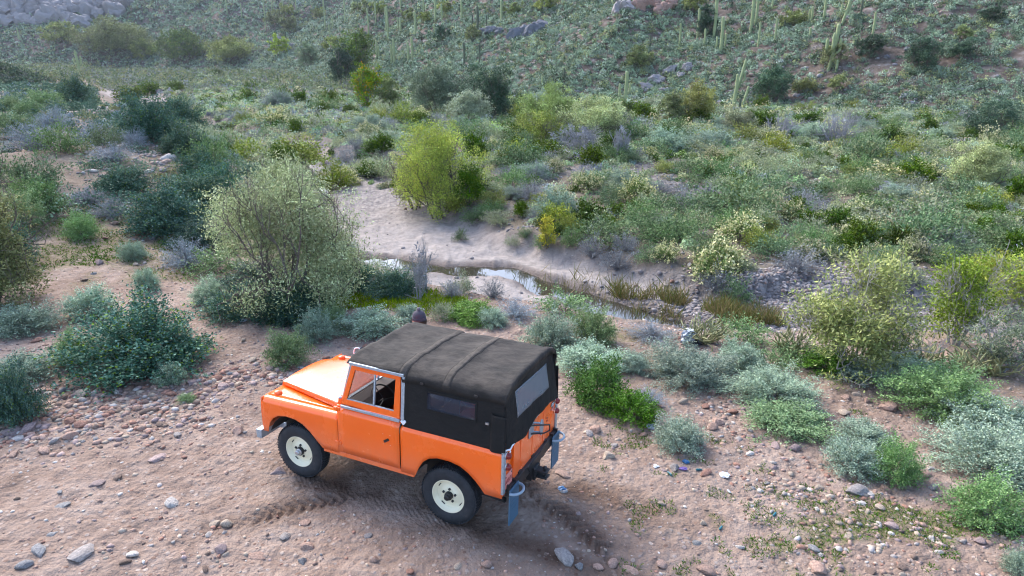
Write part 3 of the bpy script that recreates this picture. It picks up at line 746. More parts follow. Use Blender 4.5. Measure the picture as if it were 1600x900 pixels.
# doors
def upy(z): return .802 - max(0, z - 1.21) * .135
for sg in (1, -1):
    d = MB(); side_grid(d, .612, 1.505, 10, lambda x: .615, lambda x: 1.215, sg)
    dr = d.build('door', PAINT, truck, solid=.012)
    u = MB()
    def fr(pts):
        poly = [(x, sg * upy(z), z) for x, z in pts]; u.prism(poly, 4, (0, -sg * .03, 0))
    o0, o1, o2, o3 = (1.475, 1.262), (.628, 1.262), (.640, 1.785), (1.335, 1.785)
    i0, i1, i2, i3 = (1.390, 1.335), (.715, 1.335), (.712, 1.722), (1.290, 1.722)
    fr([o0, o1, i1, i0]); fr([o1, o2, i2, i1]); fr([o2, o3, i3, i2]); fr([o3, o0, i0, i3])
    u.build('upper_frame', PAINT, dr, bevel=.004)
    g = MB(); yy = lambda z: sg * (upy(z) - .014)
    g.grid([[(x0 if k == 0 else 1.0, yy(z), z) for k in (0, 1)] for x0, z in ((1.39, 1.335), (1.29, 1.722))]); g.build('window_glass', DOORGLASS, dr)
    c = MB(); c.bar((1.0, sg * (upy(1.335) - .012), 1.335), (1.0, sg * (upy(1.722) - .012), 1.722), .022, .02, (1, 0, 0)); c.bar((.715, sg * (upy(1.338) - .008), 1.339), (1.39, sg * (upy(1.338) - .008), 1.339), .016, .010)
    c.build('window_channel', GALV, dr)
    w = MB(); w.bar((.62, sg * .808, 1.240), (1.468, sg * .808, 1.240), .026, .036); w.build('waist_rail', GALV, dr, bevel=.005)
    hn = MB(); hn.box(.755, .825, sg * .8325, sg * .8345, .905, 1.02); ho = hn.build('door_handle', INK, dr, bevel=.001)
    fl = MB(); fl.bar((.76, sg * .842, .975), (.82, sg * .842, .935), .012, .03); fl.build('handle_lever', BLACK, ho)
    for x, z in ((.74, 1.03), (.84, 1.03), (.74, .90), (.84, .895)):
        s = MB(); s.lathe([(.005, 0), (.004, .004), (0, .005)], 'y', (x, sg * .832, z), 6, 0, sg); s.build('rivet', WHITE, ho)
    for z in (1.205, .74):
        h = MB(); h.tube([(1.507, sg * .842, z - .03), (1.507, sg * .842, z + .03)], .016, 10); h.box(1.46, 1.55, sg * .826, sg * .846, z - .022, z + .022); h.build('hinge', PAINT, dr, bevel=.004)
    gp = MB(); gp.box(.597, .6105, sg * .79, sg * .815, .62, 1.20); gp.box(1.506, 1.514, sg * .79, sg * .815, .62, 1.20); gp.build('door_seal', DARK, truck)
    # galvanised surround that carries the canvas above and behind the door
    hf = MB(); hf.bar((1.345, sg * .758, 1.812), (.580, sg * .758, 1.808), .024, .036); hf.bar((.588, sg * .785, 1.255), (.590, sg * .742, 1.79), .045, .026, (0, 1, 0)); hf.build('hood_frame', WHITE if False else GALV, truck, bevel=.004)
    hp = MB(); hp.bar((.56, sg * .79, 1.205), (.60, sg * .79, 1.25), .03, .03); hp.lathe([(.02, 0), (.018, .014), (0, .018)], 'y', (.55, sg * .80, 1.245), 10, 0, sg); hp.build('hood_clip', WHITE, truck)
# canvas top
def roof_profile(x):
    t = (1.375 - x) / 2.11                       # 0 at the windscreen, 1 at the tail
    e = 1.815 + .025 * math.sin(min(1, t * 1.2) * math.pi / 2)
    hoop = max(math.exp(-((x - .60) / .075) ** 2), math.exp(-((x - .02) / .075) ** 2), math.exp(-((x + .70) / .12) ** 2), math.exp(-((x - 1.37) / .1) ** 2))
    sag = -.030 * (1 - hoop)
    h = .062 + .050 * min(1, t * 1.4)
    pts = []
    for k in range(33):
        q = -1 + 2 * k / 32.0
        y = .752 * math.copysign(abs(math.sin(abs(q) * math.pi / 2)) ** .88, q)
        f = abs(y) / .752
        z = e - .055 * (x < .6) - .006 * (x >= .6) + (h + (.055 if x < .6 else .006)) * (1 - f ** 5) ** .5 * (1 - .12 * f * f)
        z += sag * (1 - f ** 2) * 1.0
        wr = .010 * fbm(x * 3 + 5, y * 11 + x, 201, 3) + .015 * vnoise(x * 5 + abs(y) * 3, y * 2.2, 205) * (f > .45) * f
        pts.append((x, y, z + wr))
    return pts
roof = MB(); xs = np.linspace(1.385, -.705, 70)
P = [roof_profile(x) for x in xs]
for row, x in zip(P, xs):                           # side valance hanging over the gutter
    for s, i in ((-1, 0), (1, -1)):
        zl = row[i][2]; hem = -.012 if x > .60 else .050
        if s < 0: row.insert(0, (x, -.762, zl - hem - .006 * vnoise(x * 6, 3, 9)))
        else: row.append((x, .762, zl - hem - .006 * vnoise(x * 6, 7, 9)))
roof.grid(P)
# fold of the rear lip
last = P[-1]; roof.grid([last, [(x - .022, y * 1.006, z - .012) for x, y, z in last], [(x - .026, y * 1.008, z - .075 - .008 * vnoise(y * 7, 1, 4)) for x, y, z in last]])
co = roof.build('canvas_top', CANVAS, truck, solid=.006, angle=60)
for x0 in (.60, .02):                               # stitched seam bands over the hoops
    sb_ = MB(); sb_.grid([[(x, p[1] * 1.002, p[2] + .0035) for p in roof_profile(x)] for x in np.linspace(x0 - .045, x0 + .045, 5)]); sb_.build('seam_band', SEAM, co, solid=.004, angle=60)
    for e_ in (-.045, .045):
        st_ = MB(); st_.tube([(x0 + e_, p[1] * 1.003, p[2] + .0055) for p in roof_profile(x0 + e_)], .0035, 5); st_.build('stitching', SEAM, co)
for sg in (1, -1):
    s = MB(); P = []
    for x in np.linspace(.575, -.725, 44):
        row = []
        for k in range(15):
            f = k / 14.0; z = 1.165 + f * .635
            y = .797 - .052 * f + .006 * fbm(x * 3, z * 5 + sg * 9, 211, 3) * (1 - abs(2 * f - 1) ** 4) + (.010 if f < .05 else 0)
            row.append((x, sg * y, z))
        P.append(row)
    s.grid(P, hole=lambda q: -.35 < q[0] < .245 and 1.485 < q[2] < 1.665); so = s.build('side_curtain', CANVAS, co, solid=.005, angle=60)
    w = MB(); w.grid([[(x, sg * (.8085 - .052 * ((z - 1.165) / .635)), z) for z in (1.475, 1.53, 1.60, 1.675)] for x in (-.36, -.2, -.05, .1, .255)]); wo_ = w.build('side_window', VINYL_SIDE, so, solid=.002)
    e = MB()
    for a, b in (((-.37, 1.465), (.265, 1.465)), ((-.37, 1.685), (.265, 1.685)), ((-.37, 1.465), (-.37, 1.685)), ((.265, 1.465), (.265, 1.685))):
        e.bar((a[0], sg * (.8095 - .052 * ((a[1] - 1.165) / .635)), a[1]), (b[0], sg * (.8095 - .052 * ((b[1] - 1.165) / .635)), b[1]), .022, .006, (0, 1, 0))
    e.build('window_hem', CANVAS, wo_)
    f = MB(); P = []
    for z in np.linspace(1.17, 1.60, 16): P.append([(x, sg * (.806 - .052 * ((z - 1.165) / .635) + .030 * math.sin(math.pi * t) + .005 * vnoise(z * 9, x * 9, 3)), z) for x, t in ((-.56, 0), (-.60, .35), (-.65, .6), (-.70, .8), (-.74, .55), (-.755, .1))])
    f.grid(P); f.build('strap_flap', CANVAS, so, solid=.005, angle=60)
    b = MB(); b.box(-.545, -.505, sg * .795, sg * .812, 1.475, 1.497); b.build('strap_buckle', SILVER, so)
    for x, z in ((.33, 1.765), (-.36, 1.765)):
        k = MB(); k.bar((x - .02, sg * .765, z), (x + .02, sg * .765, z), .016, .022); k.build('toggle', BLACK, so)
def rear_x(y, z):
    f = (z - 1.175) / .66
    fold = .012 * fbm(y * 5 + z * 1.4, z * 2.2 - y, 221, 3) + .012 * vnoise(y * 4 + z * 3, z, 225) * (1 - f)
    return -.768 + .070 * f + .02 * (abs(y) / .775) ** 6 - .012 * (1 - f) - float(fold) * max(0.0, 1 - f)
rr = MB(); P = []
for k in range(21):
    f = k / 20.0; row = []
    for j in range(39):
        y = -.775 + 1.55 * j / 38; q = abs(y) / .775
        top = 1.80 + .10 * (1 - q ** 4); bot = 1.175 + .02 * float(vnoise(y * 3, 8, 3)) + .05 * float(sstep(.1, -.1, y)) * (1 - q ** 6)
        z = bot + (top - bot) * f
        row.append((rear_x(y, z), y * (1 - .055 * f), z))
    P.append(row)
rr.grid(P, hole=lambda q: abs(q[1] - .015) < .43 and 1.49 < q[2] < 1.735); ro = rr.build('rear_curtain', CANVAS, co, solid=.005, angle=60)
rw = MB(); P = []
for z in np.linspace(1.455, 1.77, 11):
    P.append([(rear_x(y, z) - .006 - .004 * float(vnoise(y * 9, z * 9, 12)), y, z + .010 * math.sin(y * 5)) for y in np.linspace(-.455, .485, 33)])
rw.grid(P); rw.build('rear_window', VINYL, ro, solid=.0015)
rp = MB(); rp.tube([(-.745, .79, 1.20), (-.775, .72, 1.19), (-.77, .66, 1.205), (-.765, .60, 1.20)], .010, 6); rp.tube([(-.76, .72, 1.19), (-.785, .735, 1.17), (-.765, .755, 1.13), (-.775, .745, 1.09)], .007, 6); rp.build('tie_rope', WHITE, co)
# interior
it = MB(); it.box(.55, 1.47, -.76, .76, .60, .63); it.box(1.24, 1.43, -.72, .72, .95, 1.29); it.box(.52, .56, -.74, .74, .62, 1.05)
it.build('dashboard', DASH, truck, bevel=.01)
for y in (.45, 0, -.45):
    s = MB(); s.box(.66, 1.10, y - .20, y + .20, .82, .96); so = s.build('seat', SEAT, truck, bevel=.03)
    k = MB(); k.box(.58, .68, y - .20, y + .20, .92, 1.38); k.build('backrest', SEAT, so, bevel=.03)
swl = MB()
cc = Vector((1.10, .42, 1.24)); ax = Vector((-.75, 0, .66)).normalized(); u1 = Vector((0, 1, 0)); u2 = ax.cross(u1)
swl.tube([cc + (u1 * math.cos(a) + u2 * math.sin(a)) * .205 for a in np.linspace(0, 2 * math.pi, 33)[:-1]], .011, 8, closed=True)
for a in (0.3, math.pi - .3, -math.pi / 2): swl.tube([cc, cc + (u1 * math.cos(a) + u2 * math.sin(a)) * .205], .007, 6)
swl.tube([cc, cc - ax * .4], .022, 8); swl.build('steering_wheel', BLACK, truck)
bl = MB(); P = []
for i in range(12):
    P.append([(-.55 + i * .075, -.2 + j * .09, 1.02 + .16 * (.5 + .5 * vnoise(i * .6, j * .6, 77)) * math.sin(math.pi * i / 11)) for j in range(9)])
bl.grid(P); b_ = bl.build('blanket', BLANKET, None); b_.matrix_world = truck.matrix_world.copy(); tag(b_, 'red blanket heaped inside the truck bed, seen dimly through the canvas window', 'blanket')
bl = MB(); bl.grid([[(-.30 + i * .05, .30 + j * .05, 1.12 + .10 * math.sin(i * .7) * math.cos(j * .5)) for j in range(6)] for i in range(9)]); b_ = bl.build('cloth', BLUECLOTH, None); b_.matrix_world = truck.matrix_world.copy(); tag(b_, 'blue cloth lying beside the red blanket inside the truck bed', 'cloth')
# wheels
def wheel(xc, sg):
    root = bpy.data.objects.new('wheel', None); root.empty_display_size = .1; link(root, truck); root.location = (xc, sg * .665, .37)
    t = MB()
    prof = [(.205, .080), (.232, .098), (.285, .104), (.325, .098), (.350, .086), (.362, .070), (.369, .04), (.371, 0), (.369, -.04), (.362, -.070), (.350, -.086), (.325, -.098), (.285, -.104), (.232, -.098), (.205, -.080)]
    t.lathe(prof, 'y', (0, 0, 0), 64, caps=False)
    for k in range(60):                                            # tread blocks in three staggered rows
        for j, (y0, y1, ph) in enumerate(((-.078, -.036, 0), (-.030, .030, .5), (.036, .078, 0))):
            a = 2 * math.pi * (k + ph) / 60; da = 2 * math.pi * .31 / 60
            vs = []
            for rr, s_ in ((.364, 1), (.3785, .85)):
                for aa, y in ((a - da, y0), (a + da, y0 + .006), (a + da, y1 + .006), (a - da, y1)):
                    r2 = rr - (.006 if j != 1 and abs(y) > .06 else 0)
                    vs.append((r2 * math.cos(aa), y, r2 * math.sin(aa)))
            t.add(vs, [(0, 1, 5, 4), (1, 2, 6, 5), (2, 3, 7, 6), (3, 0, 4, 7), (4, 5, 6, 7)])
    t.build('tyre', RUBBER, root, smooth=True, angle=40)
    r = MB(); r.lathe([(.150, -.09), (.205, -.085), (.218, -.09), (.218, .088), (.210, .090), (.204, .080), (.198, .055), (.180, .046), (.172, .028), (.150, .022), (.118, .030), (.095, .050), (.075, .052), (.05, .052), (0, .052)], 'y', (0, 0, 0), 48, 0, sg)
    ro_ = r.build('rim', CREAM, root, angle=50)
    h = MB(); h.lathe([(.052, .05), (.052, .085), (.046, .10), (.034, .104), (.034, .128), (.026, .135), (0, .136)], 'y', (0, 0, 0), 24, 0, sg); hb = h.build('hub', BLACK if xc < 1 else SILVER, ro_)
    if xc > 1:
        c = MB(); c.lathe([(.058, .05), (.058, .086), (.05, .094), (.036, .096)], 'y', (0, 0, 0), 24, 0, sg); c.build('hub_flange', BLACK, hb)
    for k in range(5):
        a = 2 * math.pi * k / 5 + .35
        n = MB(); n.lathe([(.016, .045), (.016, .066), (.010, .072), (0, .072)], 'y', (.082 * math.cos(a), 0, .082 * math.sin(a)), 6, 0, sg); n.build('wheel_nut', BLACK, ro_)
    for k in range(4):
        a = 2 * math.pi * k / 4 + .6
        n = MB(); n.add([(.176 * math.cos(a + q), sg * .0395, .176 * math.sin(a + q)) for q in (-.16, 0, .16)] + [(.165 * math.cos(a + q), sg * .0325, .165 * math.sin(a + q)) for q in (.16, 0, -.16)], [(0, 1, 4, 5), (1, 2, 3, 4)]); n.build('rim_slot', DARK, ro_)
for xc in (0, 2.235):
    for sg in (1, -1): wheel(xc, sg)
# mirrors on the front wings
for sg in (1, -1):
    if sg < 0:
        a = MB(); a.tube([(2.42, sg * .74, 1.075), (2.43, sg * .745, 1.13), (2.45, sg * .75, 1.19), (2.43, sg * .755, 1.245), (2.37, sg * .76, 1.265), (2.33, sg * .765, 1.24)], .010, 8); a.lathe([(.03, 0), (.024, .012), (.012, .02)], 'z', (2.42, sg * .74, 1.085), 12); mo = a.build('wing_mirror', WHITE, truck)
        c = MB(); c.lathe([(.02, .03), (.06, .022), (.078, .006), (.080, 0), (.074, -.004), (0, -.004)], 'x', (2.325, sg * .775, 1.195), 28); c.build('mirror_head', mat('mirror_back', (.035, .045, .075), .3), mo)

# ------------------------------------------------------------------ foliage
def unit(v): return v / np.maximum(np.linalg.norm(v, axis=-1, keepdims=True), 1e-9)
def leaf_quads(P, A, L, W, rg, wide=.45, nrm=None):
    """kite-shaped leaves at P along A"""
    n = len(P)
    r = rg.normal(size=(n, 3)) * .62 + np.array([0, 0, 1.0]) if nrm is None else nrm; w = unit(np.cross(A, r)); nn = np.cross(A, w)
    L = np.broadcast_to(L, (n,))[:, None]; W = np.broadcast_to(W, (n,))[:, None]
    mid = P + A * L * wide + nn * L * .06
    V = np.stack([P, mid + w * W * .5, P + A * L, mid - w * W * .5], 1)
    return V.reshape(-1, 3), np.arange(n * 4).reshape(n, 4)
def tubes_np(paths, radii, k=3):
    """many tapered tubes; paths (n,m,3), radii (n,m)"""
    n, m, _ = paths.shape
    t = unit(np.gradient(paths, axis=1)); ref = np.where(np.abs(t[..., 2:3]) < .9, np.array([0, 0, 1.0]), np.array([1.0, 0, 0]))
    u = unit(np.cross(t, ref)); w = np.cross(t, u)
    an = np.arange(k) * 2 * math.pi / k
    V = paths[:, :, None, :] + radii[:, :, None, None] * (u[:, :, None, :] * np.cos(an)[None, None, :, None] + w[:, :, None, :] * np.sin(an)[None, None, :, None])
    i = (np.arange(n)[:, None, None] * m + np.arange(m - 1)[None, :, None]) * k
    j = np.arange(k)[None, None, :]; j2 = (np.arange(k) + 1)[None, None, :] % k
    F = np.stack([i + j, i + j2, i + k + j2, i + k + j], -1).reshape(-1, 4)
    return V.reshape(-1, 3), F
def tints(n, rg, cols, wts, jit=.11):
    c = np.array(cols, float)[rg.choice(len(cols), n, p=np.array(wts) / sum(wts))]
    return np.clip(c * (1 + jit * rg.normal(size=(n, 1))), .003, .95)
def bush_data(seed, H=1.0, W=1.0, stems=110, per=40, ll=.05, lw=.022, cols=((.2, .27, .2),), wts=(1,), spread=1.0, lump=.22, t0=.35, scat=.05, rise=.3, tipcol=None, upright=0.0):
    """a shrub of unit base: H high, W wide; many curved stems that carry leaves"""
    rg = np.random.default_rng(seed)
    az = rg.uniform(0, 2 * math.pi, stems); el = np.arcsin(rg.uniform(.05, 1, stems) ** (1 - .5 * upright))
    d = np.stack([np.cos(az) * np.cos(el), np.sin(az) * np.cos(el), np.sin(el)], 1)
    k = 1 + lump * vnoise(d[:, 0] * 2.1 + seed, d[:, 1] * 2.1 + d[:, 2] * 1.7, seed) + lump * .7 * vnoise(d[:, 0] * 5 + seed, d[:, 1] * 5 + d[:, 2] * 4, seed + 3)
    Ls = np.stack([d[:, 0] * W / 2, d[:, 1] * W / 2, d[:, 2] * H], 1) * (k * rg.uniform(.78, 1.08, stems))[:, None]
    base = np.stack([d[:, 0] * W * .10, d[:, 1] * W * .10, 0 * az], 1) * rg.uniform(0, 1, (stems, 1))
    ts = np.linspace(0, 1, 6)
    def pt(t): return base[:, None] + Ls[:, None] * t[..., None] + np.array([0, 0, 1.0]) * (t * (1 - t) * rise * H)[..., None] - (Ls * np.array([1, 1, 0]))[:, None] * (t * (1 - t) * .35)[..., None]
    paths = pt(np.broadcast_to(ts, (stems, 6))) + rg.normal(size=(stems, 6, 3)) * .012 * H * ts[None, :, None]
    rad = np.broadcast_to((.011 * H * (1 - .8 * ts))[None], (stems, 6)) * rg.uniform(.5, 1.2, (stems, 1))
    T = t0 + (1 - t0) * rg.uniform(0, 1, (stems, per)) ** .75
    LP = pt(T); LP = LP + rg.normal(size=LP.shape) * scat * (W + H) * .5 * (T[..., None] * .8 + .2)
    LP[..., 2] = np.maximum(LP[..., 2], .01)
    tan = unit(Ls)[:, None] + np.array([0, 0, .35 + upright])
    A = unit(unit(tan) * .75 + unit(rg.normal(size=LP.shape)) * .85)
    LP = LP.reshape(-1, 3); A = A.reshape(-1, 3); n = len(LP)
    V, F = leaf_quads(LP, A, ll * rg.uniform(.6, 1.3, n), lw * rg.uniform(.7, 1.25, n), rg)
    stemtint = np.repeat(1 + .14 * rg.normal(size=stems), per)[:, None]
    c = tints(n, rg, cols, wts) * stemtint
    if tipcol is not None:
        tp = (T.reshape(-1) > tipcol[1]) & (rg.uniform(size=n) < tipcol[2])
        c[tp] = np.array(tipcol[0]) * (1 + .12 * rg.normal(size=(tp.sum(), 1)))
    return V, F, np.repeat(np.clip(c, .004, .9), 4, 0), paths, rad
def bush_meshes(kind, nvar, seed, stem_mat, nstem=26, **kw):
    out = []
    for i in range(nvar):
        V, F, c, p, r = bush_data(seed + 17 * i, **kw)
        fol = np_mesh(kind + '_foliage', V, F, cols={'col': c}, mats=[M_LEAF])
        tv, tf = tubes_np(p[:nstem], r[:nstem], 4)
        stm = np_mesh(kind + '_branches', tv, tf, smooth=True, mats=[stem_mat])
        out.append((fol, stm))
    return out

SAGE = dict(cols=((.215, .275, .205), (.265, .325, .255), (.15, .20, .145), (.29, .345, .275)), wts=(4, 3, 2, 1.5))
K = {}
K['sage'] = ('sage bush', bush_meshes('sage_bush', 5, 100, M_BARK_GREY, stems=190, per=62, ll=.050, lw=.025, H=1, W=1.35, lump=.25, scat=.038, tipcol=((.29, .355, .26), .85, .25), **SAGE))
K['green_sage'] = ('sage bush', bush_meshes('sage_bush', 3, 180, M_BARK_GREY, stems=190, per=60, ll=.05, lw=.023, H=1, W=1.35, lump=.25, scat=.036, cols=((.155, .225, .105), (.205, .28, .14), (.115, .17, .08), (.26, .32, .19)), wts=(4, 3, 2, 1)))
K['teal'] = ('leafy bush', bush_meshes('leafy_bush', 3, 240, M_BARK, stems=430, per=56, ll=.044, lw=.025, H=1, W=1.5, lump=.30, scat=.030, cols=((.055, .105, .075), (.075, .135, .10), (.035, .075, .05), (.13, .20, .16), (.10, .155, .035)), wts=(4, 3, 3, 1.4, .9)))
K['bright'] = ('leafy bush', bush_meshes('leafy_bush', 3, 290, M_BARK, stems=170, per=46, ll=.058, lw=.030, H=1, W=1.35, lump=.28, scat=.036, cols=((.075, .15, .03), (.11, .20, .05), (.05, .10, .022), (.16, .24, .09)), wts=(4, 3, 2, 1)))
K['greyblue'] = ('twiggy bush', bush_meshes('twiggy_bush', 3, 330, M_BARK_GREY, nstem=120, stems=190, per=26, ll=.055, lw=.014, H=1, W=1.5, lump=.2, scat=.025, t0=.25, cols=((.20, .235, .26), (.26, .29, .31), (.13, .16, .18)), wts=(3, 2, 2)))
K['creosote'] = ('creosote bush', bush_meshes('creosote_bush', 4, 370, M_BARK, stems=110, per=22, ll=.085, lw=.045, H=1, W=1.15, lump=.25, scat=.04, t0=.3, upright=.5, cols=((.045, .085, .010), (.075, .12, .018), (.028, .055, .008), (.12, .16, .03)), wts=(4, 3, 2, 1)))
K['bursage'] = ('bursage shrub', bush_meshes('bursage_shrub', 5, 420, M_BARK_GREY, stems=120, per=17, ll=.095, lw=.04, H=1, W=2.0, lump=.28, scat=.045, t0=.4, cols=((.235, .265, .155), (.30, .33, .21), (.17, .20, .115), (.35, .345, .245), (.24, .29, .21)), wts=(4, 3, 3, 2, 2)))
K['greenshrub'] = ('green shrub', bush_meshes('green_shrub', 4, 470, M_BARK, stems=130, per=18, ll=.09, lw=.04, H=1, W=1.9, lump=.28, scat=.04, t0=.35, cols=((.115, .175, .085), (.16, .22, .115), (.08, .125, .06), (.22, .27, .16)), wts=(4, 3, 2, 1)))
K['greyshrub'] = ('grey shrub', bush_meshes('grey_shrub', 3, 520, M_BARK_GREY, nstem=110, stems=120, per=11, ll=.085, lw=.028, H=1, W=1.7, lump=.25, scat=.035, t0=.25, cols=((.20, .215, .22), (.26, .27, .27), (.14, .155, .16)), wts=(3, 2, 2)))
K['cream'] = ('flowering shrub', bush_meshes('flowering_shrub', 3, 560, M_BARK, stems=150, per=18, ll=.085, lw=.05, H=1, W=1.55, lump=.3, scat=.035, t0=.4, cols=((.13, .17, .07), (.17, .21, .10), (.09, .12, .05)), wts=(3, 2, 2), tipcol=((.44, .42, .26), .76, .72)))
K['yellowgreen'] = ('yellow shrub', bush_meshes('yellow_shrub', 3, 600, M_BARK, stems=120, per=20, ll=.09, lw=.038, H=1, W=1.5, lump=.28, scat=.04, t0=.35, upright=.3, cols=((.20, .235, .07), (.25, .275, .09), (.14, .18, .05), (.30, .29, .11)), wts=(4, 3, 2, 1)))

GS = dict(cols=((.155, .225, .105), (.205, .28, .14), (.115, .17, .08), (.26, .32, .19)), wts=(4, 3, 2, 1))
K['sage_big'] = ('sage bush', bush_meshes('sage_bush', 3, 1100, M_BARK_GREY, stems=330, per=78, ll=.036, lw=.018, H=1, W=1.35, lump=.3, scat=.03, tipcol=((.32, .385, .285), .85, .30), **SAGE))
K['green_sage_big'] = ('sage bush', bush_meshes('sage_bush', 2, 1180, M_BARK_GREY, stems=330, per=78, ll=.036, lw=.017, H=1, W=1.35, lump=.3, scat=.03, **GS))

# every countable thing is remembered with its pixel, so that its label can say where it stands
THINGS = []
def remember(o, px, py, phrase, cat, group, size=1.0):
    THINGS.append(dict(o=o, x=float(px), y=float(py), phrase=phrase, cat=cat, group=group, size=size))

def put_bush(kind, P, h, w, px, py, phrase, group, idx=None, sink=.05, root_name=None, rgn=rng):
    if kind in ('sage', 'green_sage') and w > 1.45 and math.hypot(P[0], P[1]) < 18: kind += '_big'
    nm, meshes = K[kind]
    kind = kind.replace('_big', '')
    fol, stm = meshes[idx if idx is not None else int(rgn.integers(len(meshes)))]
    o = bpy.data.objects.new((root_name or nm).replace(' ', '_'), fol); link(o)
    s = bpy.data.objects.new('branches', stm); link(s, o)
    base_w = {'sage': 1.35, 'green_sage': 1.35, 'teal': 1.5, 'bright': 1.35, 'greyblue': 1.5, 'creosote': 1.15, 'bursage': 2.0, 'greenshrub': 1.9, 'greyshrub': 1.7, 'cream': 1.55, 'yellowgreen': 1.5}[kind]
    o.location = (P[0], P[1], P[2] - sink * h)
    o.scale = (w / base_w, w / base_w * rgn.uniform(.85, 1.1), h)
    o.rotation_euler = (0, 0, rgn.uniform(0, 6.28))
    remember(o, px, py, phrase, nm.split()[-1], group, w * h)
    return o

def place_list(rows, sink=.05, bw=1.08):
    """rows: pixel of the base's near edge, width and height in pixels, kind, phrase, group"""
    P, t = ground_at([r[0] for r in rows], [r[1] for r in rows])
    for r, p, tt in zip(rows, P, t):
        x, y, wpx, hpx, kind, phrase, group = r
        dep = tt * (ray(x, y) @ ray(800, 450))
        w = wpx * dep / 1067.0 * bw
        dist = math.hypot(p[0], p[1]); el = math.atan2(CAM_H - p[2], dist)
        # the near foot of the crown stands half a width in front of its middle
        back = w * .42
        q = np.array([p[0] * (1 + back / dist), p[1] * (1 + back / dist), 0]); q[2] = float(terrain_fast(q[0], q[1]))
        h = 1.18 * max(.25 * w, (hpx * dep / 1067.0 - (w * .8) * math.sin(el) * .75) / math.cos(el))
        put_bush(kind, q, h, w, x, y - hpx * .4, phrase, group, sink=sink)

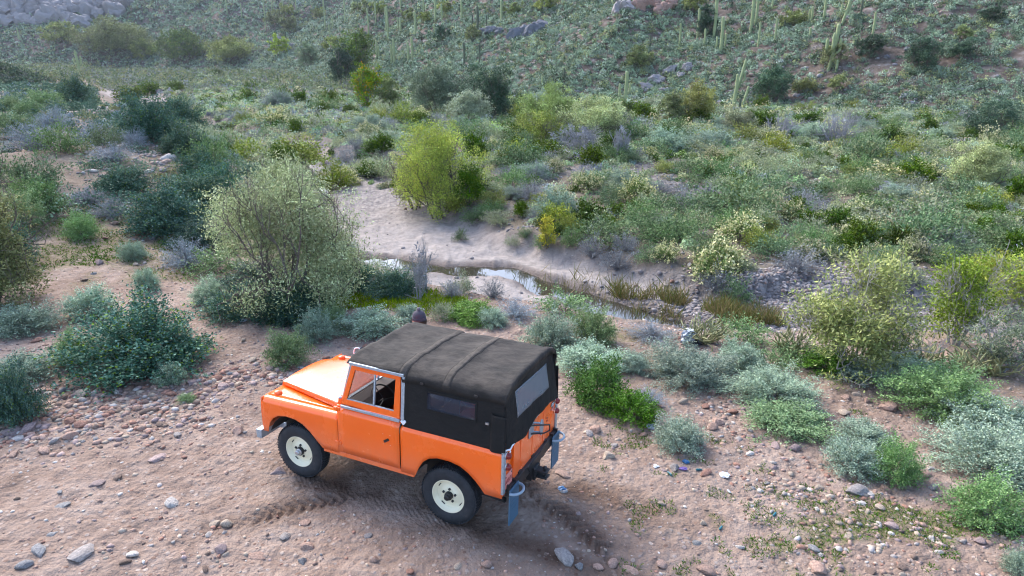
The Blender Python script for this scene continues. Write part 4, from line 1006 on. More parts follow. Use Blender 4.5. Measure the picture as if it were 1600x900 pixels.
G1 = 'sage bushes round the clearing'
FRONT = [
 (40, 528, 92, 58, 'sage', 'pale grey-green sage bush', G1), (147, 502, 84, 56, 'sage', 'rounded grey-green sage bush', G1), (232, 456, 42, 38, 'sage', 'small grey-green sage bush', G1),
 (130, 376, 50, 44, 'green_sage', 'small green sage bush', G1), (211, 410, 44, 36, 'sage', 'small pale sage bush', G1), (120, 577, 58, 60, 'green_sage', 'small green sage bush', G1),
 (271, 607, 46, 42, 'sage', 'tiny pale sage bush', G1), (452, 580, 68, 66, 'green_sage', 'fresh green rounded sage bush', G1), (497, 541, 62, 60, 'sage', 'pale grey-green sage bush', G1),
 (577, 534, 100, 60, 'sage', 'wide grey-green sage bush', G1), (862, 553, 84, 68, 'sage', 'silvery sage bush', G1), (926, 548, 72, 68, 'green_sage', 'green rounded sage bush', G1),
 (1075, 614, 135, 85, 'sage', 'wide silvery green sage bush', G1), (1155, 590, 90, 60, 'sage', 'pale silvery sage bush', G1), (1058, 716, 80, 68, 'sage', 'bluish silver sage bush', G1),
 (1205, 645, 130, 75, 'sage', 'broad silvery sage bush', G1), (1228, 693, 126, 66, 'green_sage', 'broad pale green sage bush', G1), (1328, 751, 78, 68, 'sage', 'silver blue sage bush', G1),
 (1397, 764, 84, 76, 'green_sage', 'bright green sage bush', G1), (1345, 702, 90, 50, 'sage', 'low silvery sage bush', G1), (1468, 668, 160, 98, 'green_sage', 'large pale green sage bush', G1),
 (1540, 765, 160, 108, 'sage', 'large silvery green sage bush', G1), (1538, 832, 118, 92, 'green_sage', 'tall pale green sage bush', G1), (1590, 903, 46, 48, 'sage', 'small silvery sage bush', G1),
 (992, 588, 52, 40, 'sage', 'small silvery sage bush', G1), (1590, 690, 80, 60, 'sage', 'silvery sage bush', G1), (1350, 606, 90, 44, 'sage', 'whitish sage bush', G1), (40, 600, 84, 52, 'sage', 'grey-green sage bush', G1),
 (1250, 580, 100, 44, 'greenshrub', 'leafy green shrub', 'green shrubs along the stream bank'), (1160, 545, 90, 50, 'greenshrub', 'dark leafy green shrub', 'green shrubs along the stream bank'), (1440, 600, 80, 40, 'sage', 'pale sage bush', G1), (1292, 590, 90, 56, 'bright', 'leafy bright green bush', 'bright green bushes near the truck'),
 (293, 630, 26, 18, 'green_sage', 'tiny green sage seedling', G1), (1010, 640, 60, 40, 'greyblue', 'low dry grey bush', 'grey-blue twiggy bushes'),
 (930, 643, 96, 90, 'bright', 'leafy bright green bush', 'bright green bushes near the truck'), (988, 672, 86, 64, 'bright', 'low leafy green bush', 'bright green bushes near the truck'), (735, 512, 84, 42, 'bright', 'leafy bright green bush', 'bright green bushes near the truck'),
 (235, 600, 200, 128, 'teal', 'very large dark blue-green leafy bush', 'dark leafy bushes'), (28, 672, 100, 100, 'teal', 'dark green leafy bush', 'dark leafy bushes'), (268, 377, 125, 82, 'teal', 'dark rounded leafy bush', 'dark leafy bushes'),
 (466, 512, 105, 74, 'teal', 'bluish green leafy bush', 'dark leafy bushes'), (382, 504, 115, 66, 'teal', 'dark leafy bush', 'dark leafy bushes'), (618, 470, 86, 52, 'teal', 'dark green leafy bush', 'dark leafy bushes'), (545, 462, 90, 66, 'teal', 'dark green leafy bush', 'dark leafy bushes'),
 (805, 505, 72, 42, 'greyblue', 'lavender grey twiggy bush', 'grey-blue twiggy bushes'), (176, 346, 60, 34, 'greyblue', 'blue-grey twiggy bush', 'grey-blue twiggy bushes'), (138, 323, 55, 30, 'greyblue', 'blue-grey twiggy bush', 'grey-blue twiggy bushes'),
 (1016, 540, 78, 40, 'greyblue', 'grey twiggy bush', 'grey-blue twiggy bushes'), (296, 424, 80, 55, 'greyblue', 'grey twiggy bush with sprawling bare twigs', 'grey-blue twiggy bushes'), (705, 470, 40, 36, 'greyshrub', 'thin dry shrub', 'dry shrubs along the stream'), (770, 470, 44, 40, 'greyshrub', 'thin dry shrub', 'dry shrubs along the stream'),
 (880, 500, 110, 44, 'greenshrub', 'leafy green shrub', 'green shrubs along the stream bank'), (655, 455, 40, 60, 'greyshrub', 'thin dry shrub', 'dry shrubs along the stream'), (720, 462, 50, 40, 'bursage', 'thin olive shrub', 'dry shrubs along the stream'),
 (60, 235, 90, 50, 'greyblue', 'blue-grey twiggy bush', 'grey-blue twiggy bushes'), (95, 245, 70, 50, 'greenshrub', 'olive green shrub', 'shrubs on the left knoll'), (150, 222, 60, 34, 'greyblue', 'blue-grey twiggy bush', 'grey-blue twiggy bushes'),
 (45, 185, 45, 28, 'green_sage', 'green sage bush', G1), (20, 175, 40, 24, 'green_sage', 'green sage bush', G1), (120, 165, 60, 40, 'teal', 'dark rounded leafy bush', 'dark leafy bushes'), (75, 170, 50, 30, 'green_sage', 'green sage bush', G1),
 (240, 225, 90, 60, 'teal', 'dark blue-green leafy bush', 'dark leafy bushes'), (290, 250, 90, 50, 'teal', 'dark blue-green leafy bush', 'dark leafy bushes'), (320, 300, 90, 60, 'teal', 'dark blue-green leafy bush', 'dark leafy bushes'), (180, 260, 70, 34, 'greyblue', 'blue-grey twiggy bush', 'grey-blue twiggy bushes'),
 (210, 235, 50, 30, 'greyblue', 'blue-grey twiggy bush', 'grey-blue twiggy bushes'), (60, 340, 60, 60, 'green_sage', 'green sage bush', G1), (195, 310, 80, 44, 'teal', 'dark leafy bush', 'dark leafy bushes'), (30, 220, 60, 40, 'green_sage', 'green sage bush', G1), (85, 205, 60, 36, 'greyblue', 'blue-grey twiggy bush', 'grey-blue twiggy bushes'),
 (280, 200, 80, 50, 'teal', 'dark rounded leafy bush', 'dark leafy bushes'), (330, 270, 80, 60, 'greenshrub', 'olive green shrub', 'shrubs on the left knoll'), (60, 300, 80, 50, 'greenshrub', 'olive green shrub', 'shrubs on the left knoll'), (165, 235, 60, 36, 'greenshrub', 'olive green shrub', 'shrubs on the left knoll'),
]
FRONT += [(300, 345, 120, 60, 'teal', 'dark rounded leafy bush', 'dark leafy bushes'), (345, 330, 90, 60, 'teal', 'dark rounded leafy bush', 'dark leafy bushes'), (310, 395, 90, 50, 'teal', 'dark rounded leafy bush', 'dark leafy bushes'),
 (345, 440, 100, 54, 'greenshrub', 'olive green shrub', 'shrubs on the left knoll'), (330, 480, 70, 44, 'sage', 'grey-green sage bush', G1), (20, 300, 70, 50, 'greenshrub', 'olive green shrub', 'shrubs on the left knoll'), (40, 365, 70, 60, 'green_sage', 'green sage bush', G1), (75, 345, 70, 60, 'greenshrub', 'olive green shrub', 'shrubs on the left knoll'), (15, 420, 70, 70, 'teal', 'dark leafy bush', 'dark leafy bushes'),
 (410, 470, 120, 60, 'teal', 'dark leafy bush', 'dark leafy bushes'), (500, 470, 120, 60, 'teal', 'dark leafy bush', 'dark leafy bushes'), (520, 520, 50, 44, 'green_sage', 'small green sage bush', G1), (640, 505, 40, 30, 'sage', 'small pale sage bush', G1), (770, 515, 50, 36, 'sage', 'small pale sage bush', G1), (690, 505, 40, 36, 'bursage', 'straw-coloured low shrub', 'dry shrubs along the stream'),
 (920, 590, 110, 60, 'sage', 'grey-green sage bush', G1), (1200, 590, 80, 46, 'greenshrub', 'leafy green shrub', 'green shrubs along the stream bank'), (1400, 590, 90, 50, 'sage', 'pale sage bush', G1), (1520, 690, 120, 80, 'sage', 'silvery sage bush', G1)]
place_list(FRONT)

# ------------------------------------------------------------------ trees
def tree_mesh(seed, H, W, trunks=5, depth=4, leafn=9000, ll=.10, lw=.035, cols=((.2, .25, .1),), wts=(1,), droop=0.0, trunk_r=.09, lean=.55, start=.1, cluster=.22, wisp=.0, gap=-.30, mid=.50):
    rg = np.random.default_rng(seed)
    segs = []; tips = []
    def grow(p, d, L, r, dep):
        pts = [p]; dd = d.copy(); n = 5
        for k in range(n):
            dd = unit(dd + rg.normal(size=3) * .16 + np.array([0, 0, .06 - droop * .10 * (dep < 2)])); pts.append(pts[-1] + dd * L / n)
        segs.append((np.array(pts), np.linspace(r, r * .6, n + 1)))
        if dep <= 2: tips.append(np.array(pts))
        if dep == 0: return
        nb = 3 if dep > 1 else 4
        for b in range(nb):
            f = rg.uniform(.2, 1.0) if b else 1.0
            q = pts[int(round(f * n))]
            nd = unit(dd + rg.normal(size=3) * (.66 + .1 * wisp) + np.array([0, 0, .06]))
            grow(q, nd, L * rg.uniform(.58, .82), r * .56, dep - 1)
    for i in range(trunks):
        az = 2 * math.pi * (i + rg.uniform(-.3, .3)) / trunks; e = rg.uniform(.4, 1.0) * lean
        d = unit(np.array([math.cos(az) * e, math.sin(az) * e, 1.0]))
        grow(np.array([math.cos(az), math.sin(az), 0]) * .05, d, rg.uniform(.8, 1.15) * .26, trunk_r * rg.uniform(.7, 1.1), depth)
    allp = np.concatenate([s[0] for s in segs])
    zmax = np.percentile(allp[:, 2], 99.5); rx = np.percentile(np.abs(allp[:, 0]), 98.5); ry = np.percentile(np.abs(allp[:, 1]), 98.5)
    sc = np.array([W / 2 / rx, W / 2 / ry, H / zmax])
    paths = np.stack([s[0] for s in segs]) * sc; rad = np.stack([s[1] for s in segs])
    paths[..., 2] = np.maximum(paths[..., 2], 0)
    big = rad[:, 0] > trunk_r * .13
    tv, tf = tubes_np(paths[big], rad[big], 6); nb = len(tv)
    tv2, tf2 = tubes_np(paths[~big], np.maximum(rad[~big], .004), 3)
    wood = (np.concatenate([tv, tv2]), np.concatenate([tf, tf2 + nb]))
    # fill the crown: twigs run from the limbs to points spread through an uneven dome
    nodes = paths.reshape(-1, 3)
    nt = int(np.clip(leafn / 34, 4, 1100))
    v = unit(rg.normal(size=(nt * 4, 3))); v[:, 2] = np.where(v[:, 2] < -.78, -v[:, 2], v[:, 2])
    lumpy = .94 + .42 * vnoise(v[:, 0] * 2.3 + seed, v[:, 1] * 2.3 + v[:, 2] * 2.1, seed + 5) + .14 * vnoise(v[:, 0] * 5 + seed, v[:, 1] * 5 + v[:, 2] * 4, seed + 6)
    tg = v * (rg.uniform(.12, 1, nt * 4) ** .5 * lumpy)[:, None] * np.array([W * .5, W * .5, H * .52]) + np.array([0, 0, H * mid])
    keep = (tg[:, 2] > start * H * .5) & (vnoise(tg[:, 0] / W * 5 + seed, tg[:, 1] / W * 5 + tg[:, 2] / H * 4.4, seed + 8) > gap)
    tg = tg[keep][:nt]; nt = len(tg)
    near = np.array([np.argmin(((nodes - q) ** 2).sum(1) + 6 * np.clip(nodes[:, 2] - q[2], 0, 99) ** 2) for q in tg])
    src = nodes[near]; ts = np.linspace(0, 1, 6)[None, :, None]
    Lt = np.linalg.norm(tg - src, axis=1)
    tp = src[:, None] + (tg - src)[:, None] * ts + np.array([0, 0, 1.0]) * (ts * (1 - ts)) * (Lt * .25)[:, None, None] + rg.normal(size=(nt, 6, 3)) * .03 * W * ts * (1 - ts * .5) * .5
    tr_ = np.broadcast_to(np.linspace(1, .3, 6)[None], (nt, 6)) * np.clip(.010 * Lt, .004, .02)[:, None]
    tv3, tf3 = tubes_np(tp, tr_, 3)
    wood = (np.concatenate([wood[0], tv3]), np.concatenate([wood[1], tf3 + len(wood[0])]))
    per = max(1, int(round(leafn / max(nt, 1))))
    t = (.12 + .88 * rg.uniform(0, 1, (nt, per)) ** .6) * 4.999
    i0 = t.astype(int); fr = (t - i0)[..., None]
    idx = np.arange(nt)[:, None]
    LP = tp[idx, i0] * (1 - fr) + tp[idx, i0 + 1] * fr
    LP = LP + rg.normal(size=LP.shape) * cluster * (.05 + .016 * (H + W)) * 4 * np.array([1, 1, .7])
    LP[..., 2] = np.maximum(LP[..., 2], .02 * H)
    A = unit(unit(tp[:, -1] - tp[:, 0])[:, None] * .6 + unit(rg.normal(size=LP.shape)) * .9 + np.array([0, 0, .15 - .5 * droop]))
    tipt = np.repeat(1 + .17 * rg.normal(size=nt), per)[:, None]
    bough = vnoise(tp[:, -1, 0] / W * 3.2 + seed, tp[:, -1, 2] / H * 3.0, seed)
    LP = LP.reshape(-1, 3); A = A.reshape(-1, 3); n = len(LP)
    V, F = leaf_quads(LP, A, ll * rg.uniform(.6, 1.3, n), lw * rg.uniform(.7, 1.3, n), rg)
    c = tints(n, rg, cols, wts) * tipt * (1 + .25 * np.repeat(bough, per)[:, None])
    return wood, (V, F, np.repeat(np.clip(c, .004, .9), 4, 0))
TREE_COUNT = [0]
def tree(name, px, py, wpx, hpx, phrase, cols, wts, bark=None, group='trees and tall shrubs of the valley', dens=1.0, sink=.02, **kw):
    P, t = ground_at([px], [py]); P = P[0]; dep = t[0] * float(ray(px, py) @ ray(800, 450))
    W = wpx * dep / 1067.0; H = hpx * dep / 1067.0
    TREE_COUNT[0] += 1
    pxl = dep / 683.0                                             # one picture pixel at this distance, in metres
    ll = kw.pop('ll', max(.09, pxl * 1.9)); lw = kw.pop('lw', ll * .42)
    area = W * H / (ll * lw * .5)
    n = int(np.clip(area * 4.2 * dens, 60, 42000))
    wood, (V, F, c) = tree_mesh(900 + 31 * TREE_COUNT[0], H, W, leafn=n, ll=ll, lw=lw, cols=cols, wts=wts, trunk_r=kw.pop('trunk_r', .011 * H + .012), **kw)
    root = empty(name, (P[0], P[1], P[2] - sink * H))
    bm_ = bark or M_BARK
    link(bpy.data.objects.new('trunk', np_mesh('trunk', wood[0], wood[1], smooth=True, mats=[bm_])), root)
    link(bpy.data.objects.new('crown', np_mesh('crown', V, F, cols={'col': c}, mats=[M_LEAF])), root)
    remember(root, px, py - hpx * .5, phrase, 'tree', group, W * H)
    return root
C_MESQ = (((.255, .285, .16), (.325, .355, .21), (.18, .205, .11), (.40, .42, .26)), (4, 3, 2, 1.5))
C_YEL = (((.30, .36, .10), (.38, .42, .12), (.21, .28, .075), (.46, .44, .14)), (4, 3, 2, 1))
C_OLIVE = (((.185, .215, .09), (.245, .27, .12), (.13, .16, .065), (.30, .32, .16)), (4, 3, 2, 1))
C_GREEN = (((.09, .16, .04), (.13, .21, .055), (.06, .115, .03), (.20, .24, .06)), (4, 3, 2, 1))
C_GREY = (((.15, .185, .12), (.19, .225, .15), (.11, .14, .085)), (4, 3, 2))
C_DARK = (((.06, .10, .065), (.085, .13, .08), (.04, .075, .045)), (4, 3, 2))
C_PALE = (((.26, .29, .20), (.32, .34, .25), (.19, .22, .14)), (4, 3, 2))
C_LIME = (((.165, .21, .06), (.22, .265, .08), (.12, .155, .045), (.28, .29, .10)), (4, 3, 2, 1))
tree('mesquite_tree', 450, 484, 240, 224, 'big feathery grey-green mesquite tree', *C_MESQ, trunks=7, ll=.072, lw=.025, dens=.88, lean=1.0, depth=4, gap=-.04, mid=.44, start=0)
tree('palo_verde_tree', -18, 475, 175, 225, 'yellow-green palo verde tree cut by the picture edge', *C_OLIVE, trunks=6, ll=.085, lw=.030, dens=1.5, lean=.9, mid=.44, start=0)
tree('willow_tree', 688, 338, 125, 145, 'tall bright yellow-green willow tree', *C_YEL, trunks=6, dens=.8, lean=.6, depth=4, gap=-.12, mid=.47)
tree('willow_tree', 650, 325, 80, 90, 'bushy yellow-green willow', *C_OLIVE, trunks=5, dens=.8, lean=.6, depth=3)
tree('willow_tree', 735, 320, 50, 60, 'low dark green willow', *C_GREEN, trunks=4, dens=1.0, lean=.6, depth=3)
tree('palo_verde_tree', 1325, 578, 190, 178, 'wispy olive palo verde tree with bare grey stems', *C_OLIVE, bark=M_BARK_PALE, trunks=7, ll=.085, lw=.030, dens=.8, lean=.7, depth=4, wisp=1)
tree('palo_verde_tree', 1490, 540, 100, 150, 'yellow-green palo verde tree', *C_LIME, bark=M_BARK_PALE, trunks=5, ll=.08, lw=.026, dens=.7, lean=.5)
tree('palo_verde_tree', 1575, 500, 90, 110, 'bright yellow-green palo verde tree', *C_YEL, bark=M_BARK_PALE, trunks=5, dens=.7, lean=.5)
tree('desert_broom_tree', 1570, 580, 120, 90, 'grey-green twiggy tree', *C_GREY, bark=M_BARK_GREY, trunks=6, ll=.08, lw=.022, dens=.5, lean=.8, depth=3)
tree('cottonwood_tree', 556, 128, 62, 78, 'tall yellow-green cottonwood tree', *C_GREEN, trunks=3, dens=1.1, depth=4)
tree('cottonwood_tree', 535, 135, 46, 60, 'blue-green cottonwood tree', *C_DARK, trunks=3, dens=1.1, depth=3)
tree('cottonwood_tree', 578, 170, 60, 68, 'green cottonwood tree with an orange bough', ((.11, .18, .04), (.18, .23, .05), (.42, .24, .10)), (4, 3, .9), trunks=4, dens=.9, depth=4, lean=.7)
tree('cottonwood_tree', 608, 170, 50, 50, 'ragged olive cottonwood tree', *C_OLIVE, trunks=4, dens=.7, depth=3, lean=.8)
tree('mesquite_tree', 682, 178, 96, 72, 'round dense grey-green mesquite tree', *C_GREY, trunks=6, dens=1.3, lean=.9, depth=4)
tree('mesquite_tree', 765, 190, 100, 80, 'broad dark blue-green mesquite tree', *C_DARK, trunks=6, dens=1.1, lean=.8, depth=4)
tree('mesquite_tree', 733, 196, 74, 56, 'pale grey mesquite tree', *C_PALE, trunks=6, dens=1.1, lean=.9, depth=3)
tree('palo_verde_tree', 862, 205, 100, 66, 'wide pale green palo verde tree', ((.21, .26, .12), (.26, .31, .15), (.16, .20, .09)), (4, 3, 2), trunks=6, dens=1.2, lean=.9, depth=4)
tree('palo_verde_tree', 930, 215, 110, 60, 'wide grey-green palo verde tree', *C_MESQ, trunks=6, dens=1.0, lean=.9, depth=4)
tree('palo_verde_tree', 840, 225, 80, 50, 'pale yellow-green palo verde tree', *C_LIME, trunks=6, dens=.8, lean=.9, depth=3)
tree('dry_tree', 905, 238, 80, 44, 'dry grey leafless tree', ((.20, .21, .23), (.26, .27, .29)), (1, 1), bark=M_BARK_GREY, trunks=8, dens=.25, lean=1.0, depth=4)
tree('palo_verde_tree', 1085, 188, 62, 54, 'pale yellow palo verde tree', ((.27, .28, .10), (.33, .33, .13), (.20, .22, .08)), (4, 3, 2), trunks=5, dens=1.1, lean=.7, depth=3)
tree('palo_verde_tree', 1050, 190, 48, 44, 'olive palo verde tree', *C_OLIVE, trunks=5, dens=1.1, lean=.7, depth=3)
tree('willow_tree', 182, 88, 116, 52, 'large rounded yellow-green willow', *C_OLIVE, trunks=6, dens=1.5, lean=.9, depth=4)
tree('willow_tree', 228, 92, 40, 30, 'low olive willow', *C_OLIVE, trunks=5, dens=1.5, lean=.9, depth=3)
tree('willow_tree', 292, 96, 80, 44, 'green rounded willow', *C_GREEN, trunks=6, dens=1.4, lean=.9, depth=4)
tree('willow_tree', 365, 100, 90, 40, 'yellowish rounded willow', *C_OLIVE, trunks=6, dens=1.3, lean=.9, depth=4)
tree('willow_tree', 438, 88, 30, 34, 'small yellow willow', *C_YEL, trunks=4, dens=1.2, lean=.7, depth=3)
tree('willow_tree', 482, 105, 40, 34, 'grey-green willow', *C_GREY, trunks=4, dens=1.2, lean=.7, depth=3)
tree('willow_tree', 100, 66, 60, 30, 'hazy golden willow', *C_OLIVE, trunks=5, dens=1.2, lean=.8, depth=3)
tree('palo_verde_tree', 1205, 160, 60, 56, 'dark blue-green palo verde tree', *C_DARK, trunks=5, dens=1.2, lean=.7, depth=4)
tree('palo_verde_tree', 1440, 110, 58, 50, 'dark grey-green palo verde tree', *C_DARK, trunks=5, dens=1.1, lean=.7, depth=3)
tree('palo_verde_tree', 995, 108, 42, 36, 'dark olive palo verde tree', *C_OLIVE, trunks=5, dens=1.2, lean=.6, depth=3)
tree('palo_verde_tree', 1360, 90, 50, 34, 'dark palo verde tree', *C_DARK, trunks=5, dens=1.2, lean=.7, depth=3)
tree('palo_verde_tree', 1103, 62, 40, 45, 'dark palo verde tree', *C_DARK, trunks=5, dens=1.2, lean=.7, depth=3)
tree('palo_verde_tree', 1298, 105, 46, 36, 'olive palo verde tree', *C_OLIVE, trunks=5, dens=1.2, lean=.7, depth=3)
tree('palo_verde_tree', 1082, 18, 34, 26, 'olive palo verde tree', *C_OLIVE, trunks=5, dens=1.2, lean=.7, depth=3)
tree('palo_verde_tree', 1525, 300, 96, 74, 'rounded sage-green palo verde tree', *C_MESQ, trunks=6, dens=1.2, lean=.8, depth=4)
tree('mesquite_tree', 1550, 222, 100, 56, 'dark twiggy mesquite tree', *C_DARK, trunks=6, dens=.9, lean=.9, depth=4)
tree('palo_verde_tree', 1152, 212, 56, 40, 'rounded pale green palo verde tree', *C_MESQ, trunks=6, dens=1.2, lean=.8, depth=3)
for (x, y, w, h) in ((448, 24, 26, 20), (430, 40, 30, 24), (500, 30, 30, 18), (572, 20, 40, 20), (595, 22, 30, 20), (640, 34, 30, 20), (665, 36, 26, 18), (800, 22, 34, 22), (850, 14, 40, 24), (700, 20, 30, 20), (455, 48, 40, 24), (1505, 60, 30, 22), (1310, 140, 40, 26), (1255, 145, 40, 26), (1500, 90, 50, 30), (1545, 35, 40, 26), (1240, 40, 50, 24), (740, 62, 36, 22), (520, 78, 40, 22), (690, 62, 30, 22)):
    tree('palo_verde_tree', x, y + 2, w, h, ('dark' if (x * 7) % 3 == 0 else 'olive') + ' hillside palo verde tree', *(C_DARK if (x * 7) % 3 == 0 else C_OLIVE), trunks=4, dens=1.1, lean=.8, depth=3)
tree('palo_verde_tree', 855, 388, 22, 50, 'slender yellow sapling', ((.34, .30, .10), (.26, .27, .09)), (1, 1), trunks=3, dens=1.0, lean=.25, depth=3)
for (x, y, w, h) in ((1222, 222, 66, 44), (1304, 226, 60, 52), (970, 250, 30, 50)):
    tree('dead_snag', x, y, w, h, 'leafless grey dead tree', ((.2, .21, .23), (.26, .27, .29)), (1, 1), bark=M_BARK_GREY, trunks=9, dens=.05, lean=1.0, depth=3, trunk_r=.09)
for (x, y, w, h) in ((662, 455, 40, 90), (655, 470, 30, 60)):
    tree('bare_sapling', x, y, w, h, 'bare grey leafless sapling', ((.2, .21, .23), (.26, .27, .29)), (1, 1), bark=M_BARK_GREY, trunks=5, dens=.03, lean=.35, depth=3, trunk_r=.02)

# ------------------------------------------------------------------ saguaros and chollas
def cactus_material(name, a, b):
    m = mat(name, a, .7, spec=.3); g = N(m)
    pos = g.n('ShaderNodeTexCoord').outputs['Object']; n = g.noise(3, pos, 5, .6)
    g.l(g.ramp(n.outputs[0], [(.3, a), (.7, b)]).outputs[0], g.b.inputs['Base Color'])
    return m
M_CACT = cactus_material('saguaro_skin', (.21, .25, .115), (.30, .34, .17))
M_CACTD = cactus_material('saguaro_skin_old', (.06, .078, .05), (.10, .115, .07))
def ribbed(path, radii, ribs=12):
    path = np.array(path, float); radii = np.array(radii, float); k = ribs * 2
    t = unit(np.gradient(path, axis=0)); ref = np.array([1.0, 0, 0]) if abs(t[0][0]) < .8 else np.array([0, 1.0, 0])
    u = unit(np.cross(t, ref)); w = np.cross(t, u); an = np.arange(k) * 2 * math.pi / k
    rr = radii[:, None] * np.where(np.arange(k) % 2 == 0, 1.0, .84)[None, :]
    V = path[:, None] + rr[..., None] * (u[:, None] * np.cos(an)[None, :, None] + w[:, None] * np.sin(an)[None, :, None])
    m = len(path); i = np.arange(m - 1)[:, None] * k; j = np.arange(k)[None]; j2 = (j + 1) % k
    return V.reshape(-1, 3), np.stack([i + j, i + j2, i + k + j2, i + k + j], -1).reshape(-1, 4)
def column(h, r, n=14, taper=.75):
    z = np.concatenate([np.linspace(0, h - r, n), h - r + r * np.sin(np.linspace(.25, 1, 5) * math.pi / 2)])
    q = np.concatenate([r * (taper + (1 - taper) * np.sin(np.linspace(.1, .75, n) * math.pi)), r * .93 * np.cos(np.linspace(.25, .985, 5) * math.pi / 2)])
    return np.stack([0 * z, 0 * z, z], 1), q
def saguaro(px, py, hpx, arms=0, tilt=0.0, dark=False, phrase=None):
    P, t = ground_at([px], [py]); P = P[0]; dep = t[0] * float(ray(px, py) @ ray(800, 450))
    H = hpx * dep / 1067.0; r = max(.18, min(.29, H * .047)) * (1.0 if dep < 160 else 1.25)
    rg = random.Random(int(px * 31 + py))
    path, q = column(H, r); path[:, 0] += path[:, 2] * tilt + .02 * H * np.sin(path[:, 2] / H * 3)
    m = M_CACTD if dark else M_CACT
    V, F = ribbed(path, q)
    o = link(bpy.data.objects.new('saguaro_cactus', np_mesh('saguaro_cactus', V, F, smooth=True, mats=[m]))); o.location = (P[0], P[1], P[2] - .15)
    for a in range(arms):
        az = rg.uniform(-.5, .5) + math.pi * (a % 2) + (rg.uniform(0, 6) if a > 1 else 0)
        z0 = H * rg.uniform(.32, .5); L = H * rg.uniform(.15, .32); e = r * 2.6; c, s = math.cos(az), math.sin(az)
        ap = [(c * (r * .4 + e * f), s * (r * .4 + e * f), z0 - .15 * e * math.sin(f * 3.1)) for f in (0, .3, .6)] + [(c * (r * .4 + e * (.6 + .4 * math.sin(f))), s * (r * .4 + e * (.6 + .4 * math.sin(f))), z0 + e * .5 * (1 - math.cos(f))) for f in (.5, 1.0, 1.57)] + [(c * (r * .4 + e), s * (r * .4 + e), z0 + e * .5 + L * f) for f in (.25, .5, .75, .9, .97, 1.0)]
        ap = np.array(ap); ap[:, 0] += tilt * z0
        ar = r * .72 * np.array([.8, .85, .9, .95, 1, 1, 1, 1, .95, .78, .5, .08])
        V, F = ribbed(ap, ar, 10)
        link(bpy.data.objects.new('arm', np_mesh('arm', V, F, smooth=True, mats=[m])), o)
    w = 'tall' if hpx >= 40 else 'short' if hpx <= 20 else 'medium-height'
    ph = phrase or f"{w} {'dark' if dark else 'pale'} {'armless' if not arms else 'branched'} saguaro"
    remember(o, px, py - hpx * .5, ph, 'cactus', 'saguaros on the hillside', H)
for a in [(1061, 73, 36), (1089, 65, 50), (1100, 72, 27), (1114, 62, 70), (1125, 82, 54), (1119, 77, 20), (1132, 77, 25), (1172, 52, 60), (1180, 38, 46), (1184, 73, 38), (1210, 65, 35), (1263, 36, 22), (1267, 36, 26), (1286, 33, 44), (1265, 58, 16), (1306, 112, 19), (1236, 22, 14, 0, 0, True), (1225, 46, 15, 0, 0, True),
          (1155, 172, 20, 0, 0, True), (1158, 168, 34, 0, .25), (881, 123, 18, 0, 0, True), (725, 103, 36, 0, 0, True), (749, 99, 30, 0, 0, True), (746, 47, 36, 0, 0, True), (738, 43, 20, 0, 0, True), (783, 34, 32), (1015, 74, 20, 0, 0, True), (847, 133, 15), (1363, 55, 36), (1345, 20, 22, 0, 0, True), (1206, 14, 24),
          (415, 48, 50), (425, 16, 18), (506, 16, 22), (508, 48, 46), (520, 49, 20), (515, 57, 18), (539, 37, 48), (572, 20, 26), (576, 62, 46), (587, 36, 30), (606, 61, 48), (603, 50, 36), (622, 50, 22), (626, 58, 28), (626, 14, 22), (649, 56, 36), (662, 22, 26), (680, 34, 38), (690, 33, 26), (679, 57, 20), (589, 94, 30), (592, 94, 22), (612, 102, 32), (616, 102, 40), (638, 98, 32), (644, 92, 34), (504, 64, 16), (463, 20, 22), (442, 20, 22), (721, 32, 30), (760, 42, 18, 0, 0, True), (5, 78, 24, 0, 0, True), (30, 62, 18), (355, 22, 20), (378, 30, 24), (330, 24, 18)]:
    saguaro(*a)
saguaro(1294, 110, 70, 3, .10, False, 'tall saguaro with drooping arms clustered at its middle')
saguaro(1314, 40, 48, 2, .22, False, 'leaning saguaro with two raised arms')
saguaro(1144, 172, 56, 0, .06, False, 'tall pale armless saguaro at the slope foot')
saguaro(1149, 146, 52, 1, .22, False, 'tall leaning saguaro with a short bud arm')
saguaro(974, 170, 58, 2, .05, False, 'saguaro with two stubby arms')
saguaro(125, 118, 38, 2, -.03, False, 'hazy branched saguaro beside the dark bluff')

M_CHOLLA = cactus_material('cholla_joints', (.17, .18, .08), (.27, .27, .14))
def cholla_mesh(seed):
    rg = np.random.default_rng(seed); paths = []; rad = []
    for i in range(60):
        az = rg.uniform(0, 6.28); e = rg.uniform(.25, 1.3); d = np.array([math.cos(az) * e, math.sin(az) * e, 1.0]); d = unit(d)
        p = np.array([math.cos(az), math.sin(az), 0]) * rg.uniform(0, .25)
        for j in range(3):
            L = rg.uniform(.25, .42); ts = np.linspace(0, 1, 5)[:, None]; q = p + d * L * ts
            paths.append(q); rad.append(np.array([.016, .023, .025, .023, .014])); p = q[-1]; d = unit(d + rg.normal(size=3) * .5 + np.array([0, 0, .15]))
    V, F = tubes_np(np.array(paths), np.array(rad), 6)
    return np_mesh('cholla_cactus', V, F, smooth=True, mats=[M_CHOLLA])
ch_m = [cholla_mesh(5), cholla_mesh(6)]
